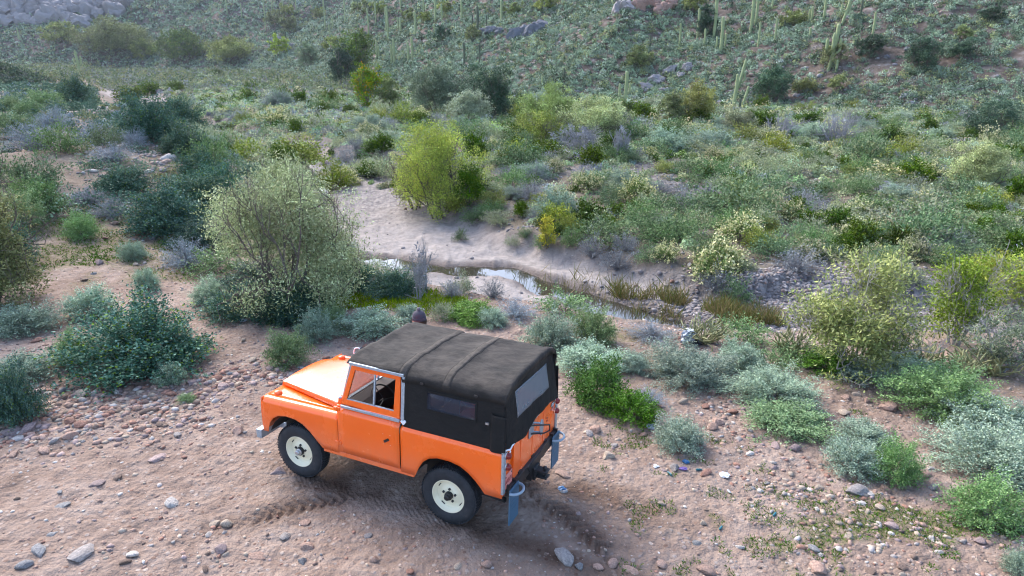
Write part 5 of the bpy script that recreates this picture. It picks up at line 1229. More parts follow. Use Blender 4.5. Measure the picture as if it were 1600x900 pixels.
for i, (x, y, w, h, ph) in enumerate(((1440, 572, 84, 50, 'spiny pale yellow cholla with upright fingers'), (1540, 580, 92, 50, 'sprawling pale yellow cholla'), (1232, 552, 56, 52, 'thin pale cholla with forked joints'), (1095, 532, 70, 46, 'sparse pale cholla'), (1500, 590, 50, 34, 'small pale cholla'))):
    P, t = ground_at([x], [y]); dep = t[0] * float(ray(x, y) @ ray(800, 450)); s = w * dep / 1067 / 1.5
    o = link(bpy.data.objects.new('cholla_cactus', ch_m[i % 2])); o.location = P[0] - np.array([0, 0, .05]); o.scale = (s, s, max(.5, h * dep / 1067 / 1.1)); o.rotation_euler = (0, 0, i * 1.3)
    remember(o, x, y - h * .4, ph, 'cactus', 'cholla cacti below the bank', s)

# ------------------------------------------------------------------ rocks
def rock_mesh(seed, sub=3, flat=.6, rough=.072):
    bm = bmesh.new(); bmesh.ops.create_icosphere(bm, subdivisions=sub, radius=.5)
    rg = random.Random(seed)
    cuts = [(Vector((rg.gauss(0, 1), rg.gauss(0, 1), rg.gauss(0, .8))).normalized(), rg.uniform(.26, .44)) for _ in range(10)]
    for v in bm.verts:
        c = v.co.copy()
        for n, d in cuts:
            e = c.dot(n) - d
            if e > 0: c -= n * e * .93
        nn = .045 * float(fbm(c.x * 4 + seed, c.y * 4 + c.z * 3, seed, 4)); nn = nn if rough < .1 else math.copysign(abs(nn / .045) ** .6 * .045, nn)
        v.co = c * (1 + nn * rough / .045); v.co.z *= flat
    me = bpy.data.meshes.new('rock'); bm.to_mesh(me); bm.free(); me.materials.append(M_STONE)
    a = me.color_attributes.new('col', 'FLOAT_COLOR', 'POINT'); a.data.foreach_set('color', np.ones(len(me.vertices) * 4, np.float32))
    me.polygons.foreach_set('use_smooth', np.ones(len(me.polygons), dtype=bool)); me.set_sharp_from_angle(angle=R_(32))
    return me
ROCKS = [rock_mesh(300 + i, 3, f) for i, f in enumerate((.75, .6, .5, .65, .8, .55, .45, .7, .6, .5))]
RC = {'pink': (.40, .27, .215), 'red': (.32, .175, .13), 'grey': (.33, .30, .285), 'bluish': (.25, .25, .255), 'tan': (.44, .36, .285), 'pale': (.54, .50, .46), 'brown': (.20, .14, .11), 'mauve': (.33, .25, .24)}
def rock(P, size, colour, squash=1.0, px=0, py=0, phrase=None, group='loose rocks on the clearing', sink=.28, rgn=random):
    o = link(bpy.data.objects.new('rock', rgn.choice(ROCKS)))
    o.location = (P[0], P[1], P[2] + size * squash * (.22 - sink)); o.scale = (size * rgn.uniform(.95, 1.2), size * rgn.uniform(.7, 1.0), size * squash)
    o.rotation_euler = (rgn.uniform(-.2, .2), rgn.uniform(-.2, .2), rgn.uniform(0, 6.28))
    c = RC[colour]; j = rgn.uniform(.64, .88); o.color = (c[0] * j, c[1] * j, c[2] * j, 1)
    remember(o, px, py, phrase, 'rock', group, size)
    return o
BIG = [(125, 866, 58, 'grey', 'large flat pale grey'), (60, 862, 36, 'bluish', 'flat blue-grey'), (183, 748, 22, 'brown', 'round brown'), (150, 756, 34, 'mauve', 'flat mauve'), (373, 675, 30, 'pink', 'rounded pink'), (250, 714, 50, 'mauve', 'long half-buried mauve'), (92, 790, 40, 'bluish', 'long half-buried slate'),
       (268, 786, 30, 'pale', 'cream'), (208, 868, 26, 'pale', 'pale'), (195, 880, 20, 'brown', 'brown'), (82, 836, 24, 'bluish', 'half-buried blue-grey'), (38, 885, 30, 'bluish', 'dark slate'), (320, 890, 18, 'brown', 'upright brown'), (325, 836, 16, 'pale', 'tiny white'), (336, 820, 22, 'tan', 'tan'), (278, 680, 20, 'grey', 'grey'), (232, 693, 24, 'pink', 'flat pink'), (252, 664, 22, 'brown', 'dark brown'),
       (124, 664, 30, 'red', 'rust-red'), (110, 660, 26, 'red', 'red'), (20, 676, 34, 'mauve', 'mauve'), (44, 672, 36, 'mauve', 'big mauve'), (62, 652, 24, 'red', 'reddish'), (125, 618, 26, 'tan', 'tan'), (22, 712, 22, 'pink', 'pink'), (70, 706, 24, 'pink', 'pink'), (94, 770, 14, 'bluish', 'small teal-grey'), (110, 683, 28, 'pink', 'pink'), (85, 690, 22, 'grey', 'grey'), (60, 532, 28, 'red', 'rust-red flat'), (155, 505, 16, 'pink', 'pink'), (157, 517, 14, 'tan', 'tan'),
       (350, 605, 26, 'mauve', 'mauve'), (378, 584, 22, 'red', 'rust-red'), (300, 598, 22, 'mauve', 'mauve'), (325, 612, 20, 'pink', 'pink'), (268, 617, 22, 'red', 'red'), (395, 563, 18, 'tan', 'tan'), (425, 576, 24, 'mauve', 'mauve'), (570, 541, 12, 'red', 'round rust-red'), (578, 545, 12, 'pale', 'whitish'), (455, 586, 24, 'grey', 'grey flat'), (478, 584, 20, 'mauve', 'mauve'), (510, 560, 16, 'red', 'red'), (435, 738, 34, 'mauve', 'flat mauve by the front tyre'),
       (478, 712, 12, 'grey', 'grey'), (478, 818, 26, 'pink', 'pink'), (446, 838, 24, 'grey', 'grey'), (472, 878, 20, 'bluish', 'blue-grey'), (480, 856, 26, 'pink', 'pink'), (585, 876, 22, 'pink', 'long pink'), (640, 893, 18, 'red', 'reddish'), (575, 838, 18, 'grey', 'grey'), (716, 885, 20, 'tan', 'tan'), (760, 882, 24, 'pink', 'pink'), (404, 868, 40, 'pink', 'half-buried pink'), (345, 860, 26, 'mauve', 'mauve'), (355, 818, 26, 'tan', 'tan'),
       (880, 872, 44, 'grey', 'jagged pale grey'), (905, 886, 22, 'bluish', 'blue-grey'), (935, 888, 24, 'pink', 'pink'), (958, 880, 26, 'pink', 'pink'), (985, 892, 40, 'pink', 'broad pink'), (1035, 882, 26, 'pink', 'pink'), (1102, 893, 34, 'pink', 'pink rounded'), (1098, 818, 18, 'tan', 'tan'), (1090, 850, 20, 'bluish', 'pale blue-grey'), (1155, 856, 18, 'pale', 'cream'), (1034, 788, 16, 'tan', 'tan'), (880, 740, 38, 'pink', 'flat half-buried pink'), (853, 752, 18, 'pink', 'pink'),
       (930, 672, 26, 'pink', 'pink'), (920, 678, 20, 'grey', 'grey'), (950, 714, 26, 'tan', 'tan'), (966, 687, 14, 'tan', 'tan'), (960, 697, 16, 'grey', 'grey'), (1029, 714, 14, 'tan', 'tan'), (1054, 732, 24, 'grey', 'grey'), (1104, 740, 24, 'red', 'rosy red'), (1037, 736, 14, 'mauve', 'mauve'), (1095, 693, 18, 'pink', 'pink'), (1005, 680, 16, 'pink', 'pink'), (1113, 615, 24, 'pink', 'pink'), (1102, 636, 20, 'red', 'red'), (1145, 645, 22, 'red', 'rust-red'), (1120, 662, 28, 'pink', 'pink'), (1112, 668, 24, 'pink', 'pink'), (1068, 628, 18, 'tan', 'tan'), (1172, 673, 10, 'pale', 'white'), (1172, 710, 20, 'pale', 'pale'),
       (1388, 637, 40, 'pink', 'rounded pink'), (1386, 676, 46, 'pink', 'big smooth pink'), (1320, 646, 24, 'tan', 'tan'), (1355, 627, 20, 'pink', 'pink'), (1338, 618, 18, 'tan', 'tan'), (1322, 622, 20, 'pink', 'pink'), (1241, 702, 26, 'mauve', 'mauve'), (1212, 698, 22, 'mauve', 'mauve'), (1338, 768, 36, 'grey', 'oval grey'), (1360, 773, 18, 'pale', 'white'), (1384, 767, 26, 'brown', 'brown'), (1447, 744, 26, 'pink', 'pink'), (1458, 763, 24, 'grey', 'grey'), (1454, 732, 14, 'pale', 'pale'), (1280, 764, 18, 'tan', 'tan'), (1345, 788, 22, 'pale', 'pale'), (1375, 793, 24, 'tan', 'tan'),
       (1392, 823, 26, 'mauve', 'mauve'), (1326, 838, 20, 'tan', 'tan'), (1270, 857, 26, 'bluish', 'blue-grey'), (1282, 867, 14, 'pale', 'cream'), (1322, 860, 12, 'pale', 'white'), (1278, 890, 46, 'pink', 'big pink'), (1456, 843, 18, 'pale', 'whitish'), (1468, 863, 16, 'pale', 'white'), (1372, 852, 10, 'pale', 'white'), (1380, 852, 10, 'pale', 'white'), (1408, 886, 20, 'brown', 'dark brown'), (1360, 893, 20, 'brown', 'dark brown'), (1410, 898, 16, 'tan', 'tan'), (1530, 846, 24, 'mauve', 'long mauve'), (1505, 847, 16, 'grey', 'grey'), (1580, 675, 28, 'pink', 'long pink'), (1598, 640, 26, 'red', 'reddish'), (1575, 645, 20, 'mauve', 'mauve'), (1218, 615, 20, 'tan', 'tan'), (1210, 608, 14, 'pink', 'pink'),
       (600, 489, 16, 'tan', 'tan'), (672, 480, 16, 'tan', 'tan flat'), (660, 484, 12, 'pale', 'pale'), (588, 470, 12, 'tan', 'tan'), (935, 458, 12, 'tan', 'flat tan'), (918, 470, 8, 'bluish', 'dark'), (1010, 455, 10, 'pale', 'white'), (545, 478, 12, 'grey', 'grey'),
       (262, 250, 32, 'pale', 'big pale grey'), (284, 232, 18, 'pale', 'pale'), (240, 240, 18, 'pale', 'pale'), (165, 240, 16, 'pale', 'pale'), (133, 238, 22, 'pink', 'pink'), (172, 258, 18, 'tan', 'tan'), (145, 268, 18, 'pale', 'pale grey'), (195, 282, 22, 'grey', 'grey'), (200, 206, 16, 'pale', 'pale'), (174, 219, 14, 'tan', 'tan'), (210, 222, 14, 'pale', 'pale'), (225, 238, 14, 'grey', 'grey'), (150, 250, 12, 'tan', 'tan'), (185, 250, 14, 'tan', 'tan'), (255, 268, 16, 'bluish', 'blue-grey'), (275, 262, 16, 'grey', 'grey'), (120, 215, 12, 'pink', 'pink'), (100, 205, 12, 'tan', 'tan'), (160, 225, 12, 'pink', 'pink'), (300, 268, 14, 'pale', 'pale'),
       (155, 412, 20, 'mauve', 'mauve'), (147, 428, 12, 'bluish', 'blue-grey'), (132, 438, 12, 'brown', 'brown'), (180, 350, 18, 'pink', 'pink'), (200, 360, 16, 'pink', 'pink'), (164, 373, 14, 'red', 'reddish'), (62, 322, 30, 'pale', 'pale rounded'), (120, 325, 24, 'pink', 'flat pink'), (14, 395, 24, 'pink', 'pink'), (105, 480, 12, 'brown', 'brown'), (212, 414, 12, 'tan', 'tan'), (310, 545, 12, 'tan', 'tan'), (380, 532, 12, 'tan', 'tan'),
       (1312, 292, 22, 'tan', 'flat tan'), (1104, 284, 10, 'pale', 'white'), (1088, 292, 12, 'pale', 'white'), (1418, 336, 14, 'pale', 'pale'), (1405, 336, 10, 'pale', 'pale'), (1515, 392, 16, 'pale', 'pale'), (1560, 233, 14, 'pale', 'pale'), (1454, 155, 12, 'pale', 'white'), (1122, 373, 12, 'bluish', 'slate'), (1078, 415, 14, 'pale', 'pale'), (1050, 440, 12, 'red', 'rust'), (760, 246, 12, 'bluish', 'blue-grey'), (1165, 605, 10, 'tan', 'tan')]
rr_ = random.Random(5)
P, t = ground_at([b[0] for b in BIG], [b[1] for b in BIG])
for b, p, tt in zip(BIG, P, t):
    dep = tt * float(ray(b[0], b[1]) @ ray(800, 450)); s = b[2] * dep / 1067 * .84
    flat = any(w in b[4] for w in ('flat', 'half-buried', 'broad'))
    rock(p, s, b[3], .55 if flat else .85, b[0], b[1], b[4] + (' boulder' if s > .5 else ' rock' if s > .16 else ' stone'), group='loose rocks lying on the ground', sink=.36 if 'buried' in b[4] else .14 if not flat else .2, rgn=rr_)

def pebbles(name, X, Y, S, cols, wts, seed, zoff=.02, sub=1):
    rg = np.random.default_rng(seed); n = len(X)
    bm = bmesh.new(); bmesh.ops.create_icosphere(bm, subdivisions=sub, radius=.5)
    bv = np.array([v.co[:] for v in bm.verts]); bf = np.array([[v.index for v in f.verts] for f in bm.faces]); bm.free()
    nv = len(bv); Z = terrain_fast(X, Y)
    an = rg.uniform(0, 6.28, n); ca, sa = np.cos(an), np.sin(an)
    sc = np.stack([S * rg.uniform(.8, 1.35, n), S * rg.uniform(.6, 1.0, n), S * rg.uniform(.4, .75, n)], 1)
    V = bv[None] * (1 + .22 * rg.normal(size=(n, nv, 1)).clip(-1.3, 1.3)) * sc[:, None]
    W = np.empty_like(V); W[..., 0] = V[..., 0] * ca[:, None] - V[..., 1] * sa[:, None]; W[..., 1] = V[..., 0] * sa[:, None] + V[..., 1] * ca[:, None]; W[..., 2] = V[..., 2]
    W += np.stack([X, Y, Z + sc[:, 2] * zoff], 1)[:, None]
    F = (bf[None] + np.arange(n)[:, None, None] * nv).reshape(-1, 3)
    c = tints(n, rg, cols, wts, .14)
    me = np_mesh(name, W.reshape(-1, 3), F, cols={'col': np.repeat(c, nv, 0)}, mats=[M_STONE])
    o = link(bpy.data.objects.new(name, me)); tag(o, kind='stuff'); return o
rcols = [tuple(.80 * q for q in c) for c in RC.values()]
g_ = np.random.default_rng(44)
def scatter_polar(n, r0, r1, a0, a1, power=1.0):
    r = r0 + (r1 - r0) * g_.uniform(0, 1, n) ** power; a = np.radians(g_.uniform(a0, a1, n)); return r * np.sin(a), r * np.cos(a)
# stones of the clearing: thicker on the stony verge at the left, thin on the driven ground
X, Y = scatter_polar(90000, 4.5, 21, -46, 46)
tu, tv_ = to_truck(X, Y)
drive = np.exp(-((Y - 8.2 - .25 * (X + 2)) / 1.5) ** 2) * (X < 3)
stony = sstep(.0, .55, fbm(X * .55, Y * .55, 301, 3)) * .7 + np.exp(-((X + 6.5) / 1.9) ** 2 - ((Y - 9.6) / 1.2) ** 2) * 2.8 + np.exp(-((X + 4.4) / 1.6) ** 2 - ((Y - 11.0) / .8) ** 2) * 1.4 + .35 * (X > 3)
dens = np.clip(.06 + .5 * stony, 0, 1) * (1 - .75 * drive)
dlip, slip, _ = polydist(X, Y, LIP)
keep = (g_.uniform(size=len(X)) < np.maximum(dens, .22 - .12 * drive)) & ~((np.abs(tu - .9) < 1.9) & (np.abs(tv_) < .95)) & (dlip * slip < 3)
X, Y = X[keep], Y[keep]
S = .011 + .05 * g_.uniform(size=len(X)) ** 3.2 * (1 + 1.1 * np.clip(stony[keep] - .2, 0, 1.6)) + .0011 * (Y - 6)
pebbles('gravel', X, Y, S, rcols, (5, 2.4, 1.1, .5, 4, 1.6, 1.4, 2.5), 71)
X = np.concatenate([-7.0 + 1.0 * g_.normal(size=620), -4.2 + 1.3 * g_.uniform(-1, 1, 420)]); Y = np.concatenate([9.5 + .55 * g_.normal(size=620), 10.9 + .25 * g_.normal(size=420)]); Y[620:] += .12 * (X[620:] + 4.2)
pebbles('verge_rubble', X, Y, .04 + .14 * g_.uniform(size=len(X)) ** 2.6, rcols, (5, 3.5, 1.5, .6, 2.5, .8, 1.4, 3), 76, zoff=.0)
# cobbles of the stream bars and the valley floor
X, Y = scatter_polar(52000, 15, 75, -36, 40, 1.25)
g0 = terrain(X, Y, True)
bar = np.exp(-((X - 9.5) / 5) ** 2 - ((Y - 19.3) / 2.2) ** 2) * 1.3 + sstep(.05, .5, fbm(X * .12, Y * .12, 93, 3)) * .5 * (Y > 26) * (g0['inwash'] < .3) + .10
kn = g0['left'] * sstep(-5, -1, g0['dl']) * (g0['dl'] < 5) * 1.2
keep = (g_.uniform(size=len(X)) < np.clip((bar * g0['k'] + kn) * (1 - .85 * g0['inwash']), 0, 1)) & (g0['s'] < 0) & (g0['ds'] > .9)
X, Y = X[keep], Y[keep]
pebbles('cobbles', X, Y, (.04 + .16 * g_.uniform(size=len(X)) ** 2.5) * (1 + .012 * Y), [(.20, .18, .18), (.15, .14, .147), (.27, .235, .22), (.24, .175, .15), (.34, .31, .29)], (3, 3, 2, 1.5, 1), 72)
X = 8.6 + 4.6 * g_.normal(size=7000) * .55; Y = 19.8 + 2.4 * g_.normal(size=7000) * .55
pebbles('bar_cobbles', X, Y, .05 + .15 * g_.uniform(size=7000) ** 2.2, [(.21, .195, .20), (.15, .145, .155), (.29, .26, .25), (.24, .18, .16), (.37, .34, .33)], (3, 3, 2, 1.5, 1), 74)
X = g_.uniform(-60, -9, 42000); Y = g_.uniform(20, 80, 42000); g0 = terrain(X, Y, True); keep = (g0['left'] > .4) & (g0['dl'] > -4.5) & (g0['dl'] < 5) & (fbm(X * .3, Y * .3, 333, 3) > -.25); X, Y = X[keep], Y[keep]
pebbles('bank_stones', X, Y, (.05 + .30 * g_.uniform(size=len(X)) ** 3.5) * (1 + .008 * Y), [(.30, .22, .18), (.22, .15, .12), (.36, .30, .26), (.27, .25, .25), (.40, .36, .33)], (3, 2, 2, 2, 1), 75)
# rock litter on the slope
X, Y = scatter_polar(9000, 78, 230, -25, 42, 1.2)
g0 = terrain(X, Y, True); keep = (g0['s'] > -1) & (g_.uniform(size=len(X)) < .14 + .8 * sstep(.2, .6, fbm(X * .06, Y * .06, 401, 3)) + .25 * (X > 25))
X, Y = X[keep], Y[keep]
pebbles('scree', X, Y, .25 + 1.0 * g_.uniform(size=len(X)) ** 3, [(.24, .23, .23), (.18, .175, .19), (.22, .16, .135), (.33, .31, .30)], (3, 3, 2, 1), 73)

# rock outcrops on the slope
def outcrop(rows, phrase, colour, group='rock outcrops on the hillside'):
    b = bmesh.new(); rg = random.Random(len(rows) * 7 + rows[0][0]); P, t = ground_at([r[0] for r in rows], [r[1] for r in rows]); c = Vector(P.mean(0))
    for r, p, tt in zip(rows, P, t):
        dep = tt * float(ray(r[0], r[1]) @ ray(800, 450)); w = r[2] * dep / 1067; h = r[3] * dep / 1067
        me = rock_mesh(int(r[0] * 3 + r[1]), 4, 1.0, .24)
        n0 = len(b.verts); b.from_mesh(me); b.verts.ensure_lookup_table()
        M_ = Matrix.Translation(Vector(p) - c + Vector((0, 0, h * .12))) @ Matrix.Rotation(rg.uniform(-.4, .4), 4, 'Y') @ Matrix.Diagonal((w * 1.15, w * .8, h * 1.25, 1))
        for v in b.verts[n0:]: v.co = M_ @ v.co
    me = bpy.data.meshes.new('rock_outcrop'); b.to_mesh(me); b.free(); me.materials.append(M_STONE)
    me.polygons.foreach_set('use_smooth', np.ones(len(me.polygons), dtype=bool)); me.set_sharp_from_angle(angle=R_(28))
    o = link(bpy.data.objects.new('rock_outcrop', me)); o.location = c; o.color = (*[q * .68 for q in colour], 1)
    remember(o, np.mean([r[0] for r in rows]), np.mean([r[1] for r in rows]), phrase, 'rock outcrop', group, 9)
outcrop([(806, 58, 22, 24), (820, 54, 30, 22), (836, 48, 32, 20), (852, 42, 30, 12), (870, 40, 26, 8), (828, 56, 20, 22)], 'dark blue-grey rock outcrop jutting from the slope', (.19, .20, .235))
outcrop([(755, 54, 18, 12), (768, 52, 18, 14), (780, 50, 16, 12)], 'small dark rock outcrop on the slope', (.23, .23, .25))
outcrop([(968, 18, 30, 20), (985, 14, 26, 16)], 'pale grey rock outcrop near the top', (.42, .38, .38))
outcrop([(1000, 12, 26, 22), (1018, 8, 26, 18), (1034, 18, 26, 22), (1050, 10, 20, 18)], 'rust-pink rock outcrop near the top', (.42, .26, .21))
outcrop([(1010, 140, 22, 12), (1028, 128, 24, 14), (1048, 112, 24, 12), (1062, 122, 22, 12), (1040, 142, 20, 10), (1075, 108, 16, 12)], 'broken pale grey scree outcrop above the slope foot', (.38, .35, .36))
outcrop([(445, 72, 24, 10), (430, 66, 20, 10), (458, 74, 20, 10)], 'grey rock ledge low on the far slope', (.34, .33, .36))
ro_ = random.Random(12)
outcrop([(x + ro_.uniform(-6, 6), y + ro_.uniform(-4, 4), ro_.uniform(20, 34), ro_.uniform(14, 26)) for y in (34, 22, 10) for x in range(4, 140 + (34 - y) * 3, 13) if ro_.random() < 1.25 - x / 260], 'hazy pale rock face at the head of the valley', (.33, .31, .32))
outcrop([(1420, 165, 14, 10), (1412, 152, 12, 10), (1426, 150, 10, 10)], 'pale grey rocks on the slope gully', (.42, .41, .42))

# ------------------------------------------------------------------ shrubs of the valley floor
def shrub_cloud(name, X, Y, R, Hh, col, nleaf, lsize, seed, Z=None, up=.3):
    """many far shrubs, each a dome of leaf clumps, as one mass"""
    rg = np.random.default_rng(seed); n = len(X)
    if Z is None: Z = terrain_fast(X, Y)
    cnt = np.broadcast_to(np.asarray(nleaf, int), (n,)); idx = np.repeat(np.arange(n), cnt); m = len(idx)
    az = rg.uniform(0, 2 * math.pi, m); zz = rg.uniform(-.05, 1, m); rr = np.sqrt(np.clip(1 - zz * zz, 0, 1))
    d = np.stack([np.cos(az) * rr, np.sin(az) * rr, zz], 1)
    k = .78 + .42 * vnoise(d[:, 0] * 2.2 + idx * 3.1, d[:, 1] * 2.2 + d[:, 2] * 2 + idx * 1.7, seed); k *= 1 - .55 * rg.uniform(0, 1, m) ** 3
    P = np.stack([X[idx] + d[:, 0] * R[idx] * k, Y[idx] + d[:, 1] * R[idx] * k, Z[idx] - .06 * Hh[idx] + np.maximum(d[:, 2], 0) * Hh[idx] * k], 1)
    J_ = unit(rg.normal(size=(m, 3))); A = unit(np.cross(d, J_) + .45 * d + np.array([0, 0, up * .5])); NR = d * np.array([1, 1, .8]) + np.array([0, 0, .25]) + .45 * rg.normal(size=(m, 3)); L = np.asarray(lsize)[idx] if np.ndim(lsize) else lsize
    V, F = leaf_quads(P - A * np.reshape(L, (-1, 1)) * .4, A, L * rg.uniform(.6, 1.3, m), L * .6 * rg.uniform(.7, 1.3, m), rg, nrm=NR)
    c = col[idx] * (1 + .17 * rg.normal(size=(m, 1)))
    me = np_mesh(name, V, F, cols={'col': np.repeat(np.clip(c, .004, .9), 4, 0)}, mats=[M_LEAF])
    o = link(bpy.data.objects.new(name, me)); tag(o, kind='stuff'); return o
gv = np.random.default_rng(808)
KINDS = ['bursage', 'greenshrub', 'greyshrub', 'cream', 'creosote', 'yellowgreen', 'sage']
KCOL = {'bursage': (.30, .33, .20), 'greenshrub': (.15, .215, .11), 'greyshrub': (.22, .235, .235), 'cream': (.38, .37, .22), 'creosote': (.055, .095, .014), 'yellowgreen': (.26, .29, .11), 'sage': (.25, .31, .23)}
VPHR = {'bursage': ('dry straw-green bursage mound', 'bursage mounds on the valley floor'), 'greenshrub': ('mid-green leafy shrub', 'green shrubs of the valley floor'), 'greyshrub': ('grey twiggy shrub', 'grey shrubs of the valley floor'), 'cream': ('cream-tipped flowering shrub', 'cream flowering shrubs'), 'creosote': ('dark green creosote bush', 'dark creosote bushes'), 'yellowgreen': ('yellow-green shrub', 'yellow-green shrubs'), 'sage': ('pale grey-green sage shrub', 'sage shrubs of the valley floor')}
MID = [(205, 156, 50, 26, 'creosote'), (235, 150, 40, 26, 'creosote'), (205, 168, 40, 22, 'creosote'), (440, 163, 34, 28, 'creosote'), (470, 166, 32, 30, 'creosote'), (516, 162, 36, 26, 'creosote'), (505, 176, 22, 18, 'creosote'), (545, 176, 22, 16, 'creosote'), (586, 176, 20, 16, 'creosote'), (463, 208, 30, 26, 'creosote'), (360, 208, 26, 18, 'creosote'), (238, 178, 26, 18, 'creosote'), (275, 142, 30, 18, 'creosote'), (340, 120, 26, 14, 'creosote'), (395, 140, 26, 16, 'creosote'), (600, 236, 44, 34, 'creosote'), (585, 246, 34, 30, 'creosote'), (742, 246, 52, 48, 'creosote'), (575, 192, 20, 14, 'creosote'),
       (955, 245, 36, 40, 'creosote'), (815, 222, 60, 40, 'creosote'), (845, 252, 70, 34, 'creosote'), (800, 262, 50, 34, 'creosote'), (740, 300, 60, 40, 'creosote'), (700, 250, 30, 24, 'creosote'), (1410, 246, 60, 36, 'yellowgreen'), (1240, 338, 40, 36, 'creosote'), (1105, 282, 18, 28, 'creosote'), (1405, 392, 44, 50, 'creosote'), (1580, 400, 44, 46, 'creosote'), (1590, 355, 50, 30, 'creosote'), (1180, 192, 40, 24, 'creosote'), (1262, 196, 42, 26, 'creosote'), (1150, 332, 40, 34, 'creosote'), (1165, 345, 40, 24, 'yellowgreen'), (1540, 330, 60, 46, 'yellowgreen'), (1005, 188, 44, 30, 'creosote'), (1090, 190, 50, 26, 'creosote'), (1350, 200, 50, 26, 'creosote'), (1385, 205, 60, 24, 'greenshrub'), (1210, 240, 56, 36, 'yellowgreen'), (1330, 175, 30, 20, 'yellowgreen'), (1590, 235, 30, 26, 'creosote'), (1485, 200, 50, 24, 'greenshrub'),
       (995, 318, 64, 46, 'cream'), (915, 300, 50, 36, 'cream'), (875, 335, 60, 46, 'cream'), (1155, 380, 84, 48, 'cream'), (1128, 422, 76, 50, 'cream'), (1286, 360, 54, 34, 'cream'), (1375, 372, 60, 42, 'cream'), (1385, 292, 84, 40, 'cream'), (1442, 282, 66, 34, 'cream'), (1546, 240, 46, 46, 'cream'), (1268, 410, 62, 46, 'cream'), (1440, 328, 46, 40, 'cream'), (1542, 388, 42, 32, 'cream'), (1420, 410, 52, 50, 'cream'), (1040, 412, 44, 34, 'cream'), (865, 272, 40, 26, 'cream'), (1115, 252, 40, 24, 'cream'),
       (890, 365, 40, 34, 'yellowgreen'), (950, 356, 38, 22, 'yellowgreen'), (893, 390, 40, 36, 'greenshrub'), (1000, 372, 60, 36, 'greenshrub'), (1030, 385, 70, 36, 'greenshrub'), (975, 398, 50, 36, 'greyshrub'), (925, 415, 50, 50, 'greyshrub'), (965, 432, 70, 44, 'greyshrub'), (1015, 420, 50, 34, 'greenshrub'), (1085, 345, 90, 44, 'greenshrub'), (1030, 342, 70, 40, 'greenshrub'), (1200, 305, 90, 40, 'greenshrub'), (1260, 318, 80, 36, 'greenshrub'), (1120, 470, 70, 50, 'greyshrub'), (1150, 480, 60, 44, 'greenshrub'), (1240, 432, 90, 44, 'greyshrub'), (1360, 340, 80, 34, 'greenshrub'), (1470, 345, 100, 46, 'greenshrub'), (1540, 300, 60, 30, 'sage'), (830, 320, 60, 40, 'greyshrub'), (800, 300, 70, 40, 'greenshrub'), (815, 340, 30, 30, 'creosote'), (770, 330, 50, 36, 'yellowgreen'),
       (420, 250, 100, 50, 'bursage'), (470, 265, 90, 50, 'yellowgreen'), (540, 262, 50, 40, 'greyshrub'), (600, 282, 70, 40, 'bursage'), (390, 265, 80, 50, 'yellowgreen'), (520, 300, 70, 50, 'yellowgreen'), (350, 232, 70, 34, 'bursage'), (560, 245, 40, 30, 'greyshrub'), (640, 300, 60, 40, 'yellowgreen'), (700, 218, 40, 30, 'greyshrub'), (720, 208, 36, 30, 'sage'), (715, 345, 36, 30, 'yellowgreen'), (740, 355, 60, 26, 'greenshrub'), (720, 378, 24, 24, 'greenshrub'), (780, 360, 40, 24, 'bursage'), (800, 392, 30, 18, 'bursage'), (820, 380, 24, 20, 'greenshrub'), (845, 395, 30, 26, 'greenshrub'), (1510, 465, 70, 50, 'yellowgreen'), (1470, 420, 60, 44, 'greenshrub'), (1560, 440, 60, 50, 'yellowgreen'), (1345, 530, 90, 40, 'greyshrub'), (1280, 500, 60, 40, 'bursage')]
P, t = ground_at([m[0] for m in MID], [m[1] for m in MID])
TAKEN = []
for m, p, tt in zip(MID, P, t):
    dep = tt * float(ray(m[0], m[1]) @ ray(800, 450)); w = m[2] * dep / 1067; h = m[3] * dep / 1067 * .9; dist = math.hypot(p[0], p[1])
    q = np.array([p[0] * (1 + w * .3 / dist), p[1] * (1 + w * .3 / dist), 0]); q[2] = float(terrain_fast(q[0], q[1]))
    ph, gp = VPHR[m[4]]
    put_bush(m[4], q, h, w, m[0], m[1] - m[3] * .4, ph, gp); TAKEN.append((q[0], q[1], w * .5))
n = 26000
X = gv.uniform(-140, 130, n); Y = gv.uniform(17, 480, n) ; sel = gv.uniform(size=n) < np.clip(1.2 - Y / 420, .1, 1)
X2 = gv.uniform(-75, 80, 34000); Y2 = gv.uniform(17, 125, 34000)
X = np.concatenate([X[sel], X2]); Y = np.concatenate([Y[sel], Y2])
g0 = terrain(X, Y, True)
px, py, dep = project(np.stack([X, Y, g0['z']], 1))
ok = (g0['k'] > .8) & (g0['s'] < 1) & ((g0['inwash'] < .25) | ((Y > 41) & ((Y < 112) | (Y > 165)) & (gv.uniform(size=len(X)) < .8))) & (g0['ds'] > 1.2) & (px > -260) & (px < 1860) & (py < 640) & (g0['bl'] < .3)
opening = sstep(.35, .6, fbm(X * .11, Y * .11, 501, 3)); ok &= gv.uniform(size=len(X)) > opening * .55
ok &= gv.uniform(size=len(X)) < np.where(Y < 24, .5, 1.0)
far_bank = (g0['dw'] < 7) & (Y < 34) & (X > -6) & (X < 9); ok &= ~(far_bank & (gv.uniform(size=len(X)) < .6))
X, Y, Z, px, py, dep = X[ok], Y[ok], g0['z'][ok], px[ok], py[ok], dep[ok]
TK = np.array(TAKEN)
clear = (np.hypot((X - 8.6) / 4.4, (Y - 19.8) / 2.3) > 1) | (gv.uniform(size=len(X)) < .10)
clear &= ~((px > 150) & (px < 215) & (py > 120) & (py < 168) & (Y > 45))
for a in TK: clear &= np.hypot(X - a[0], Y - a[1]) > a[2] * .75
X, Y, Z, px, py, dep = X[clear], Y[clear], Z[clear], px[clear], py[clear], dep[clear]
zone = fbm(X * .035, Y * .035, 511, 3)
